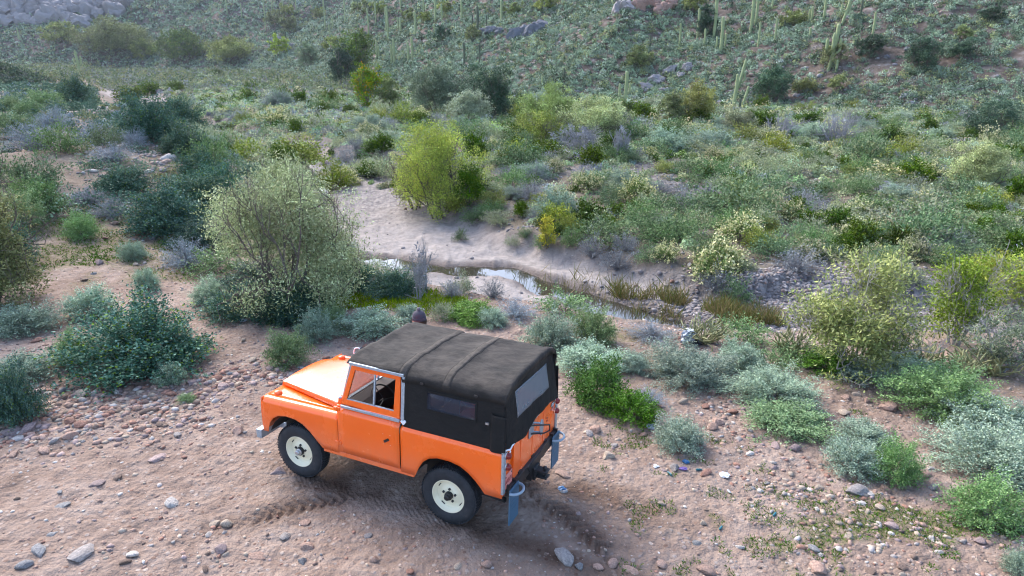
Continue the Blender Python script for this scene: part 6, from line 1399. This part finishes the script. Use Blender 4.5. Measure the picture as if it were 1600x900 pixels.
pk = np.stack([6.0 + 1.8 * zone, 1.4 - .8 * zone, 1.5 + 0 * X, .45 + 0 * X, 1.15 - .4 * zone, .4 + 0 * X, .8 + .4 * zone], 1).clip(.05); pk[:, 1] += 1.5 * (px > 900); pk[:, 3] += .55 * (px > 1000)
pk /= pk.sum(1, keepdims=True); kd = (pk.cumsum(1) > gv.uniform(size=(len(X), 1))).argmax(1)
Rr = np.array([.56, .64, .52, .56, .43, .55, .6])[kd] * gv.lognormal(0, .38, len(X)) * (1 + .0015 * Y)
Hh = Rr * np.array([.8, .95, 1.0, 1.05, 1.5, 1.1, 1.0])[kd] * gv.uniform(.8, 1.2, len(X))
app = Rr / dep * (1 + .001 * gv.uniform(size=len(X)))
order = np.argsort(-app)
CAPS = {'bursage': 190, 'greenshrub': 90, 'greyshrub': 60, 'cream': 40, 'creosote': 95, 'yellowgreen': 30, 'sage': 45}
single = np.zeros(len(X), bool); cnt = {k: 0 for k in KINDS}
for i in order:
    k = KINDS[kd[i]]
    if cnt[k] < CAPS[k] and 0 < px[i] < 1600 and 60 < py[i] < 545:
        cnt[k] += 1; single[i] = True
        ph, gp = VPHR[k]
        put_bush(k, (X[i], Y[i], Z[i]), Hh[i], Rr[i] * 2, px[i], py[i], ph, gp)
s = ~single
print('valley shrubs', len(X), 'single', single.sum())
kc = np.array([KCOL[k] for k in KINDS])
def many(name, m, lo, hi, f, seed):
    d = dep[m]; col = kc[kd[m]] * gv.uniform(.5, 1.4, (m.sum(), 1)) * (1 + .07 * gv.normal(size=(m.sum(), 3)))
    shrub_cloud(name, X[m], Y[m], Rr[m], Hh[m], col, np.clip(f / d, lo, hi).astype(int), np.clip(d / 683 * 1.7, .08, 1.2), seed, Z[m])
many('valley_scrub', s, 40, 300, 11000, 21)

# shrubs of the left knoll and its bank
X = gv.uniform(-130, -8, 15000); Y = gv.uniform(20, 140, 15000); g0 = terrain(X, Y, True); px, py, dep = project(np.stack([X, Y, g0['z']], 1))
ok = (g0['left'] > .3) & (g0['dl'] > -60) & (g0['dl'] < 9) & (g0['bl'] < .2) & ~((px > 150) & (px < 195) & (py < 170)) & (px > -300) & (px < 420) & (py < 345) & (gv.uniform(size=len(X)) < np.where(g0['dl'] > -1.5, .6, .38))
X, Y, Z, dep = X[ok], Y[ok], g0['z'][ok], dep[ok]
kd_ = gv.choice(5, len(X), p=[.38, .22, .18, .14, .08]); kcol = np.array([(.075, .115, .085), (.13, .17, .11), (.22, .26, .28), (.19, .25, .18), (.20, .21, .12)])
Rr = np.array([.75, .6, .5, .55, .5])[kd_] * gv.lognormal(0, .35, len(X)); Hh = Rr * gv.uniform(.8, 1.15, len(X))
shrub_cloud('knoll_scrub', X, Y, Rr, Hh, kcol[kd_] * gv.uniform(.8, 1.2, (len(X), 1)), np.clip(11000 / dep, 60, 330).astype(int), np.clip(dep / 683 * 2.1, .085, 1), 37, Z)

# ------------------------------------------------------------------ scrub on the hillside and on the bluff
n = 190000
r = 70 + 560 * gv.uniform(size=n) ** 1.5; a = np.radians(gv.uniform(-48, 48, n)); X = r * np.sin(a); Y = r * np.cos(a)
g0 = terrain(X, Y, True); px, py, dep = project(np.stack([X, Y, g0['z']], 1))
dens = 1.0 - .45 * sstep(.1, .6, fbm(X * .06, Y * .06, 401, 3)) - .30 * sstep(12, 40, X)
ok = (g0['s'] > 0) & (px > -260) & (px < 1860) & (py > -90) & (gv.uniform(size=n) < dens)
X, Y, Z, dep, px, py = X[ok], Y[ok], g0['z'][ok], dep[ok], px[ok], py[ok]
print('hillside shrubs', len(X))
hc = np.array([(.235, .31, .21), (.31, .385, .275), (.165, .23, .15), (.28, .31, .15), (.06, .095, .05), (.35, .40, .33)])
hk = gv.choice(6, len(X), p=[.34, .25, .17, .10, .08, .06])
Rr = np.array([.60, .56, .62, .75, 1.0, .55])[hk] * gv.lognormal(0, .3, len(X)) * (1 + .0022 * np.clip(dep - 100, 0, 600)); Hh = Rr * gv.uniform(.9, 1.3, len(X))
shrub_cloud('hillside_scrub', X, Y, Rr, Hh, hc[hk] * gv.uniform(.5, 1.4, (len(X), 1)), np.clip(6500 / dep, 14, 70).astype(int), np.clip(dep / 683 * 1.7, .2, 1.6), 31, Z, .4)
X = gv.uniform(-150, -66, 8000); Y = gv.uniform(105, 175, 8000); g0 = terrain(X, Y, True); ok = g0['bl'] > .05; X, Y, Z = X[ok], Y[ok], g0['z'][ok]
bc = np.array([(.05, .075, .05), (.075, .10, .06), (.09, .10, .085), (.13, .15, .09)])[gv.choice(4, len(X), p=[.45, .3, .15, .1])]
shrub_cloud('bluff_scrub', X, Y, .9 * gv.lognormal(0, .35, len(X)), 1.1 * gv.lognormal(0, .3, len(X)), bc, 34, .5, 33, Z, .4)

# scrub of the far slopes that close the valley
n = 26000; r = gv.uniform(240, 640, n); a = np.radians(gv.uniform(-48, -4, n)); X = r * np.sin(a); Y = r * np.cos(a); g0 = terrain(X, Y, True); px, py, dep = project(np.stack([X, Y, g0['z']], 1))
ok = (g0['s'] > -2) & (px > -80) & (px < 560) & (py > -60) & (gv.uniform(size=n) < .9 - .5 * sstep(.15, .6, fbm(X * .02, Y * .02, 402, 3))); X, Y, Z, dep = X[ok], Y[ok], g0['z'][ok], dep[ok]
hk = gv.choice(6, len(X), p=[.34, .25, .17, .10, .08, .06]); Rr = np.array([1.7, 1.6, 1.8, 2.2, 2.8, 1.6])[hk] * gv.lognormal(0, .35, len(X))
shrub_cloud('far_slope_scrub', X, Y, Rr, Rr * gv.uniform(.8, 1.2, len(X)), hc[hk] * gv.uniform(.7, 1.25, (len(X), 1)), 16, np.clip(dep / 683 * 1.9, .6, 2.2), 47, Z, .4)

# brush of the valley head
X = gv.uniform(-420, -30, 16000); Y = gv.uniform(150, 450, 16000); g0 = terrain(X, Y, True); px, py, dep = project(np.stack([X, Y, g0['z']], 1))
ok = (g0['s'] < 4) & (g0['bl'] < .2) & (px > -60) & (px < 700) & (g0['ds'] > 3); X, Y, Z, dep = X[ok], Y[ok], g0['z'][ok], dep[ok]
fc = np.array([(.20, .25, .13), (.13, .18, .08), (.27, .27, .12), (.22, .24, .22), (.09, .13, .06)])[gv.choice(5, len(X), p=[.3, .25, .15, .2, .1])] * gv.uniform(.7, 1.25, (len(X), 1))
Rr = 1.5 * gv.lognormal(0, .4, len(X)); shrub_cloud('valley_head_brush', X, Y, Rr, Rr * gv.uniform(.7, 1.5, len(X)), fc, 34, np.clip(dep / 683 * 1.8, .3, 1.6), 39, Z)

# ------------------------------------------------------------------ grass, reeds and sprouts
def blades(name, X, Y, L, cols, wts, seed, w=.012, lean=.5):
    rg = np.random.default_rng(seed); n = len(X); Z = terrain_fast(X, Y)
    B = np.stack([X, Y, Z - .01], 1); A = unit(np.stack([rg.normal(size=n) * lean, rg.normal(size=n) * lean, np.ones(n)], 1)); r = unit(np.cross(A, rg.normal(size=(n, 3))))
    L = (L * rg.uniform(.5, 1.3, n))[:, None]; w = np.reshape(w, (-1, 1)) * np.ones((n, 1))
    V = np.stack([B - r * w / 2, B + r * w / 2, B + A * L * .6 + r * w * .4, B + A * L + np.array([0, 0, -.1]) * L * lean], 1).reshape(-1, 3)
    me = np_mesh(name, V, np.arange(n * 4).reshape(n, 4), cols={'col': np.repeat(tints(n, rg, cols, wts, .18), 4, 0)}, mats=[M_LEAF])
    o = link(bpy.data.objects.new(name, me)); tag(o, kind='stuff'); return o
X = gv.uniform(-8, 3, 60000); Y = gv.uniform(12.6, 18, 60000)
mk = 1 - np.hypot((X + 2.9) / 2.6, (Y - 15.3) / 1.4) + .35 * fbm(X * .8, Y * .8, 95, 3); ok = mk > .22 + .4 * gv.uniform(size=len(X)); X, Y = X[ok], Y[ok]
blades('grass', X, Y, np.full(len(X), .13), [(.16, .22, .03), (.22, .27, .04), (.11, .17, .025)], (3, 3, 2), 41, .02, .7)
X = np.concatenate([gv.uniform(1.2, 7.5, 70000), gv.uniform(-18, -7, 50000)]); Y = np.concatenate([gv.uniform(5.5, 10.2, 70000), gv.uniform(14, 24, 50000)])
mk = np.maximum(1 - np.hypot((X - 4.1) / 1.9, (Y - 7.0) / 1.0) + .55 * fbm(X * 1.7, Y * 1.7, 97, 4), (1 - np.hypot((X + 12.0) / 5.2, (Y - 19) / 4.6)) + .5 * fbm(X * .9, Y * .9, 96, 4) - .1)
mk = np.maximum(mk, 1.1 * sstep(.45, .8, fbm(X * 2.6, Y * 2.6, 99, 3)) * (X > 0)); ok = mk > .30 + .5 * gv.uniform(size=len(X)); X, Y = X[ok], Y[ok]
blades('sprouts', X, Y, np.full(len(X), .055) + .04 * (Y > 13), [(.05, .115, .022), (.08, .15, .03), (.13, .16, .04)], (3, 2, 1), 42, .011 + .012 * (Y > 13), .9)
n = 9000; tpar = gv.uniform(0, 1, n); X = 1.0 + 9.0 * tpar + gv.normal(size=n) * .6; Y = 23.4 - 5.8 * tpar ** .8 + gv.normal(size=n) * .55
cl = fbm(X * 1.1, Y * 1.1, 601, 3); ok = (cl > -.1) & (gv.uniform(size=n) < .12 + .8 * (X > 3.4)) & (X < 8); X, Y = X[ok], Y[ok]
blades('reeds', X, Y, np.full(len(X), .55), [(.17, .155, .07), (.11, .135, .045), (.22, .185, .10), (.08, .11, .035)], (3, 2, 2, 1), 43, .022, .45)

# ------------------------------------------------------------------ litter
def crumpled(seed, s, flat=.5):
    bm = bmesh.new(); bmesh.ops.create_icosphere(bm, subdivisions=3, radius=.5); rg = random.Random(seed)
    for v in bm.verts: v.co *= .9 + .35 * float(fbm(v.co.x * 4 + seed, v.co.y * 4 + v.co.z * 5, seed, 3)); v.co.z *= flat
    me = bpy.data.meshes.new('litter'); bm.to_mesh(me); bm.free(); return me
M_SILVER = mat('silver_film', (.17, .20, .25), .35, metal=.3); M_PAPER = mat('white_paper', (.42, .45, .50), .7); M_TEAL = mat('teal_plastic', (.008, .11, .14), .4); M_BLUE = mat('blue_plastic', (.008, .09, .22), .4); M_BLKP = mat('black_film', (.02, .02, .025), .35); M_PURP = mat('purple_plastic', (.10, .06, .22), .4)
def litter(name, x, y, wpx, m, label, cat, flat=.5, kind='crumple', sx=1.0):
    P, t = ground_at([x], [y]); dep = t[0] * float(ray(x, y) @ ray(800, 450)); s = wpx * dep / 1067
    if kind == 'tube':
        b = MB(); b.lathe([(.0, -.5), (.17, -.5), (.18, -.45), (.18, .30), (.13, .36), (.13, .5), (0, .5)], 'x', (0, 0, 0), 12); me = b.mesh(name, m)
    else:
        me = crumpled(int(x + y), 1, flat); me.name = name; me.materials.append(m)
    o = link(bpy.data.objects.new(name, me)); o.location = (P[0][0], P[0][1], P[0][2] + s * (.16 if kind == 'tube' else .12)); o.scale = (s * sx, s, s); o.rotation_euler = (0, 0, (x * 7 % 6))
    tag(o, label, cat, 'litter scattered on the ground'); return o
P, t = ground_at([1076], [536])
o = litter('litter_bag', 1074, 538, 26, M_SILVER, 'silvery crumpled litter bag caught among the bushes below the bank', 'litter', .9)
o.location.z += .12
k = link(bpy.data.objects.new('torn_corner', crumpled(3, 1, .4)), o); k.data.materials.append(M_PAPER); k.location = (.1, .1, .42); k.scale = (.5, .5, .5)
o = litter('litter_bag', 1090, 537, 18, M_BLKP, 'black crumpled plastic beside the silvery litter bag', 'litter', .7)
litter('paper_scrap', 323, 461, 17, M_PAPER, 'white paper scrap on the dirt left of the big mesquite', 'litter', .25)
litter('paper_scrap', 379, 502, 12, M_PAPER, 'small white paper scrap at the foot of the dark leafy bush', 'litter', .5)
litter('bottle_cap', 878, 765, 12, M_BLUE, 'bright blue plastic lid on the dirt behind the truck', 'litter', .5)
litter('plastic_tube', 1210, 805, 10, M_TEAL, 'teal plastic tube lying crosswise on bare dirt, farthest right of its kind', 'litter', 1, 'tube')
litter('plastic_tube', 1126, 826, 9, M_TEAL, 'teal plastic tube standing out near a small green sprout and a tan stone', 'litter', 1, 'tube')
litter('plastic_tube', 1046, 741, 10, M_TEAL, 'teal plastic tube touching the grey stone below the silver sage bush', 'litter', 1, 'tube')
litter('plastic_tube', 1092, 735, 9, M_TEAL, 'dark teal plastic tube touching the rosy red rock', 'litter', 1, 'tube')
litter('plastic_strip', 1068, 733, 9, M_PURP, 'purple plastic strip beside the grey stone', 'litter', .3, sx=1.6)
litter('plastic_wrapper', 1072, 722, 11, M_BLUE, 'blue and white wrapper at the foot of the silver sage bush', 'litter', .4)
litter('plastic_wrapper', 1132, 743, 16, M_PAPER, 'pale clear wrapper right of the rosy red rock', 'litter', .2)
litter('paper_scrap', 1025, 729, 9, M_PAPER, 'tiny white scrap near the tan stone below the silver sage bush', 'litter', .25)
litter('cigarette_end', 1139, 769, 8, M_PAPER, 'tiny white paper roll on bare dirt among green sprouts', 'litter', 1, 'tube')
litter('plastic_wrapper', 1016, 668, 14, M_PAPER, 'white wrapper caught between the low leafy green bush and the silver sage bush', 'litter', .4)

# ------------------------------------------------------------------ the person behind the truck
def skin_body(name, joints, edges, radii, material, parent, sub=2):
    me = bpy.data.meshes.new(name); me.from_pydata(joints, edges, []); me.materials.append(material)
    o = bpy.data.objects.new(name, me); link(o, parent)
    m = o.modifiers.new('skin', 'SKIN'); m.use_smooth_shade = True
    for i, r in enumerate(radii):
        sv = me.skin_vertices[0].data[i]; sv.radius = r if isinstance(r, tuple) else (r, r)
    me.skin_vertices[0].data[0].use_root = True
    s = o.modifiers.new('sub', 'SUBSURF'); s.levels = sub; s.render_levels = sub
    return o
SKIN = mat('skin', (.50, .27, .20), .55); BEANIE = mat('dark_knit', (.055, .048, .065), .95); JACKET = mat('dark_jacket', (.05, .06, .085), .85); JEANS = mat('blue_jeans', (.06, .09, .15), .85); BOOT = mat('brown_boot', (.07, .045, .03), .7); EYE = mat('eye_dark', (.02, .015, .012), .2); HAIR = mat('brown_hair', (.035, .022, .014), .8)
# the sight line through the beanie, followed to the far side of the truck
d0 = ray(656, 501); tl = None
o0 = Vector((0, 0, CAM_H)); Mi = TRUCK_M.transposed()
oT = Mi @ (o0 - TRUCK_T); dT = Mi @ Vector(d0)
yT = -1.42
tl = (yT - oT.y) / dT.y; headT = oT + dT * tl
HEAD = TRUCK_M @ headT + TRUCK_T
gz = float(terrain_fast(HEAD.x, HEAD.y)); person_h = HEAD.z + .11 - gz
print('person', HEAD, 'height', person_h, 'truck coords', headT)
pr = empty('person', (HEAD.x, HEAD.y, gz)); sc_p = person_h / 1.80
fwd = TRUCK_M.col[0]; pr.rotation_euler = (0, 0, math.atan2(fwd.y, fwd.x) + .25 - math.pi / 2)      # local +Y looks towards the front of the truck
pr.scale = (sc_p,) * 3
tag(pr, 'person in a dark bobble beanie standing behind the truck, head showing over the canvas', 'person')
J = [(0, 0, .96), (0, .01, 1.12), (0, 0, 1.32), (0, -.01, 1.47), (0, .01, 1.54), (0, .02, 1.62), (0, .025, 1.70), (0, .02, 1.76),
     (.10, 0, .92), (.11, .02, .50), (.115, -.02, .09), (.12, .10, .035), (-.10, 0, .92), (-.11, .0, .50), (-.115, -.03, .09), (-.12, .09, .035),
     (.19, -.01, 1.42), (.25, -.03, 1.13), (.22, .16, .98), (-.19, -.01, 1.42), (-.26, -.02, 1.13), (-.24, .12, .95)]
E_ = [(0, 1), (1, 2), (2, 3), (3, 4), (4, 5), (5, 6), (6, 7), (0, 8), (8, 9), (9, 10), (10, 11), (0, 12), (12, 13), (13, 14), (14, 15), (3, 16), (16, 17), (17, 18), (3, 19), (19, 20), (20, 21)]
RD = [(.13, .10), (.125, .095), (.15, .105), (.10, .07), (.055, .055), (.072, .085), (.080, .098), (.06, .075), .085, .058, .040, .038, .085, .058, .040, .038, .055, .042, .032, .055, .042, .032]
body = skin_body('body', J, E_, RD, SKIN, pr)
def hand(base, dirv, side):
    js = [base]; es = []; rs = [.032]; d = Vector(dirv).normalized(); b = Vector(base); sd = Vector((side, 0, 0)); dn = Vector((0, 0, -1))
    palm = b + d * .07; js.append(tuple(palm)); es.append((0, 1)); rs.append((.036, .018))
    for k, (off, L) in enumerate(((-.027, .065), (-.009, .075), (.009, .070), (.027, .055))):
        p = palm + sd.cross(d).normalized() * off * 1.0
        i = len(js); js += [tuple(p + d * .02), tuple(p + d * (.02 + L * .5) + dn * .006), tuple(p + d * (.02 + L * .85) + dn * .024)]; es += [(1, i), (i, i + 1), (i + 1, i + 2)]; rs += [.0095, .009, .0075]
    i = len(js); p = b + d * .03 + sd.cross(d).normalized() * .03; js += [tuple(p + d * .03 + dn * .01), tuple(p + d * .06 + dn * .02)]; es += [(0, i), (i, i + 1)]; rs += [.011, .009]
    return skin_body('hand', js, es, rs, SKIN, pr, 1)
hand((.215, .18, .965), (-.1, .6, -.5), 1); hand((-.235, .14, .935), (.1, .5, -.6), -1)
f = MB(); f.add([(0, .118, 1.685), (-.014, .112, 1.655), (.014, .112, 1.655), (0, .140, 1.652), (0, .112, 1.645)], [(0, 1, 3), (0, 3, 2), (1, 4, 3), (3, 4, 2)]); f.build('nose', SKIN, pr, sub=1)
for sx in (-1, 1):
    e = MB(); e.lathe([(.0, -.011), (.009, -.006), (.011, 0), (.009, .006), (0, .011)], 'z', (sx * .032, .105, 1.692), 10); e.build('eye', EYE, pr)
    e = MB(); e.lathe([(0, -.03), (.012, -.02), (.016, 0), (.014, .018), (0, .03)], 'z', (sx * .086, .015, 1.67), 10); e.build('ear', SKIN, pr)
e = MB(); e.tube([(-.026, .104, 1.617), (0, .114, 1.613), (.026, .104, 1.617)], .006, 6); e.build('mouth', mat('lips', (.40, .16, .13), .5), pr)
h = MB(); h.lathe([(.085, 1.60), (.100, 1.66), (.102, 1.70)], 'z', (0, -.012, 0), 20); h.build('hair', HAIR, pr)
b = MB()
b.lathe([(.104, 1.70), (.112, 1.705), (.114, 1.745), (.106, 1.75), (.106, 1.77), (.098, 1.80), (.078, 1.83), (.045, 1.850), (.012, 1.858), (0, 1.858)], 'z', (0, .012, 0), 28)
bo = b.build('beanie', BEANIE, pr)
b = MB(); b.lathe([(0, 1.85), (.022, 1.857), (.032, 1.878), (.024, 1.90), (0, 1.908)], 'z', (0, .012, 0), 14); b.build('bobble', mat('grey_bobble', (.12, .105, .13), .95), bo)
jk = [(0, 0, .86), (0, .01, 1.12), (0, 0, 1.32), (0, -.01, 1.46), (0, .0, 1.52), (.19, -.01, 1.425), (.25, -.03, 1.13), (.225, .13, 1.0), (-.19, -.01, 1.425), (-.26, -.02, 1.13), (-.243, .09, .98)]
skin_body('jacket', jk, [(0, 1), (1, 2), (2, 3), (3, 4), (3, 5), (5, 6), (6, 7), (3, 8), (8, 9), (9, 10)], [(.17, .135), (.155, .12), (.175, .13), (.13, .095), .085, .075, .060, .046, .075, .060, .046], JACKET, pr)
skin_body('trousers', [(0, 0, 1.0), (0, 0, .93), (.09, 0, .88), (.11, .01, .50), (.116, -.02, .12), (-.09, 0, .88), (-.11, .01, .50), (-.116, -.02, .12)], [(0, 1), (1, 2), (2, 3), (3, 4), (1, 5), (5, 6), (6, 7)], [(.165, .125), (.16, .13), .11, .080, .062, .11, .080, .062], JEANS, pr)
for sx in (-1, 1):
    skin_body('boot', [(sx * .117, -.03, .11), (sx * .118, -.02, .05), (sx * .12, .09, .04), (sx * .122, .15, .035)], [(0, 1), (1, 2), (2, 3)], [.058, .055, .05, .036], BOOT, pr)

# ------------------------------------------------------------------ labels: each one says what its thing stands by
MARKS = [("the truck's front bumper", 415, 690), ("the truck's bonnet", 485, 590), ("the truck's front tyre", 468, 745), ("the truck's rear tyre", 705, 820), ("the truck's tailgate", 840, 690), ("the truck's tow hitch", 840, 745), ("the beanie wearer", 655, 500), ('the black canvas roof', 760, 520),
         ('the big feathery mesquite', 440, 370), ('the huge dark leafy bush', 235, 535), ('the bare sand bar', 640, 345), ('the pool in the stream', 815, 425), ('the reeds in the stream', 1060, 480), ('the gravel bar', 1195, 470), ('the silvery litter bag', 1075, 525), ('the wispy olive palo verde', 1325, 490), ('the upright cholla', 1440, 550), ('the large pale green sage bush', 1470, 620),
         ('the tall willow', 690, 265), ('the round dense mesquite', 682, 140), ('the pale wide palo verde', 862, 175), ('the tall far cottonwood', 556, 90), ('the bright far water', 168, 158), ('the big boulder on the bank', 262, 243), ('the dark rock outcrop', 825, 45), ('the rust-pink outcrop', 1020, 12), ('the drooping-armed saguaro', 1294, 75), ('the leaning saguaros', 1150, 140), ('the stubby-armed saguaro', 974, 140), ('the dead tree', 1222, 205), ('the yellow sapling', 855, 365),
         ('the rounded yellow-green willow', 182, 65), ('the dark bluff', 70, 120), ('the blue-green palo verde', 1205, 135), ('the olive round bush', 1410, 232), ('the rounded sage-green palo verde', 1525, 265), ('the flat grey boulder', 125, 866), ('the mossy dirt patch', 80, 430), ('the big pink boulder', 1278, 885), ('the smooth pink boulder', 1386, 660), ('the blue plastic lid', 878, 765), ('the green sprout patch', 1330, 820), ('the rosy red rock', 1104, 735), ('the hazy rock face', 80, 20), ('the scree outcrop', 1045, 125), ('the slope gully', 1440, 130), ('the sandy flat edge', 990, 350), ('the knoll crest', 60, 180), ('the stony verge', 50, 680)]
ORD = ['', 'second', 'third', 'fourth', 'fifth', 'sixth', 'seventh', 'eighth', 'ninth', 'tenth', 'eleventh', 'twelfth'] 
MX = np.array([m[1] for m in MARKS]); MY = np.array([m[2] for m in MARKS])
from collections import defaultdict
fam = defaultdict(list)
for T in THINGS:
    dx, dy = T['x'] - MX, (T['y'] - MY) * 1.3
    q = np.hypot(dx, dy); q = np.where(q < 14, 1e6, q)
    i = int(q.argmin()); ddx, ddy = T['x'] - MX[i], T['y'] - MY[i]
    rel = ('right of' if ddx > 0 else 'left of') if abs(ddx) > abs(ddy) * 1.1 else ('below' if ddy > 0 else 'above')
    fam[(T['phrase'], MARKS[i][0], rel)].append((float(q[i]), T))
for (ph, mk, rel), L in fam.items():
    L.sort(key=lambda a: a[0])
    for k, (_, T) in enumerate(L):
        if len(L) == 1: lab = f'{ph} {rel} {mk}'
        else: lab = f"{ph} {rel} {mk}, " + ('closest to it' if k == 0 else f'{ORD[min(k, 11)]} closest to it')
        tag(T['o'], lab, T['cat'], T['group'])
print('things', len(THINGS), 'longest family', max(len(L) for L in fam.values()))

# ------------------------------------------------------------------ the air of the valley
HAZE = .00009
if HAZE:
    hz = MB(); hz.box(-1150, 1150, -1150, 1150, -8, 92)
    hm = bpy.data.materials.new('haze'); hm.use_nodes = True; t_ = hm.node_tree; t_.nodes.clear()
    v = t_.nodes.new('ShaderNodeVolumePrincipled'); v.inputs['Density'].default_value = HAZE; v.inputs['Color'].default_value = (.80, .88, 1.0, 1); v.inputs['Anisotropy'].default_value = .1
    o_ = t_.nodes.new('ShaderNodeOutputMaterial'); t_.links.new(v.outputs[0], o_.inputs['Volume'])
    ho = hz.build('haze', hm, smooth=False); tag(ho, kind='stuff')
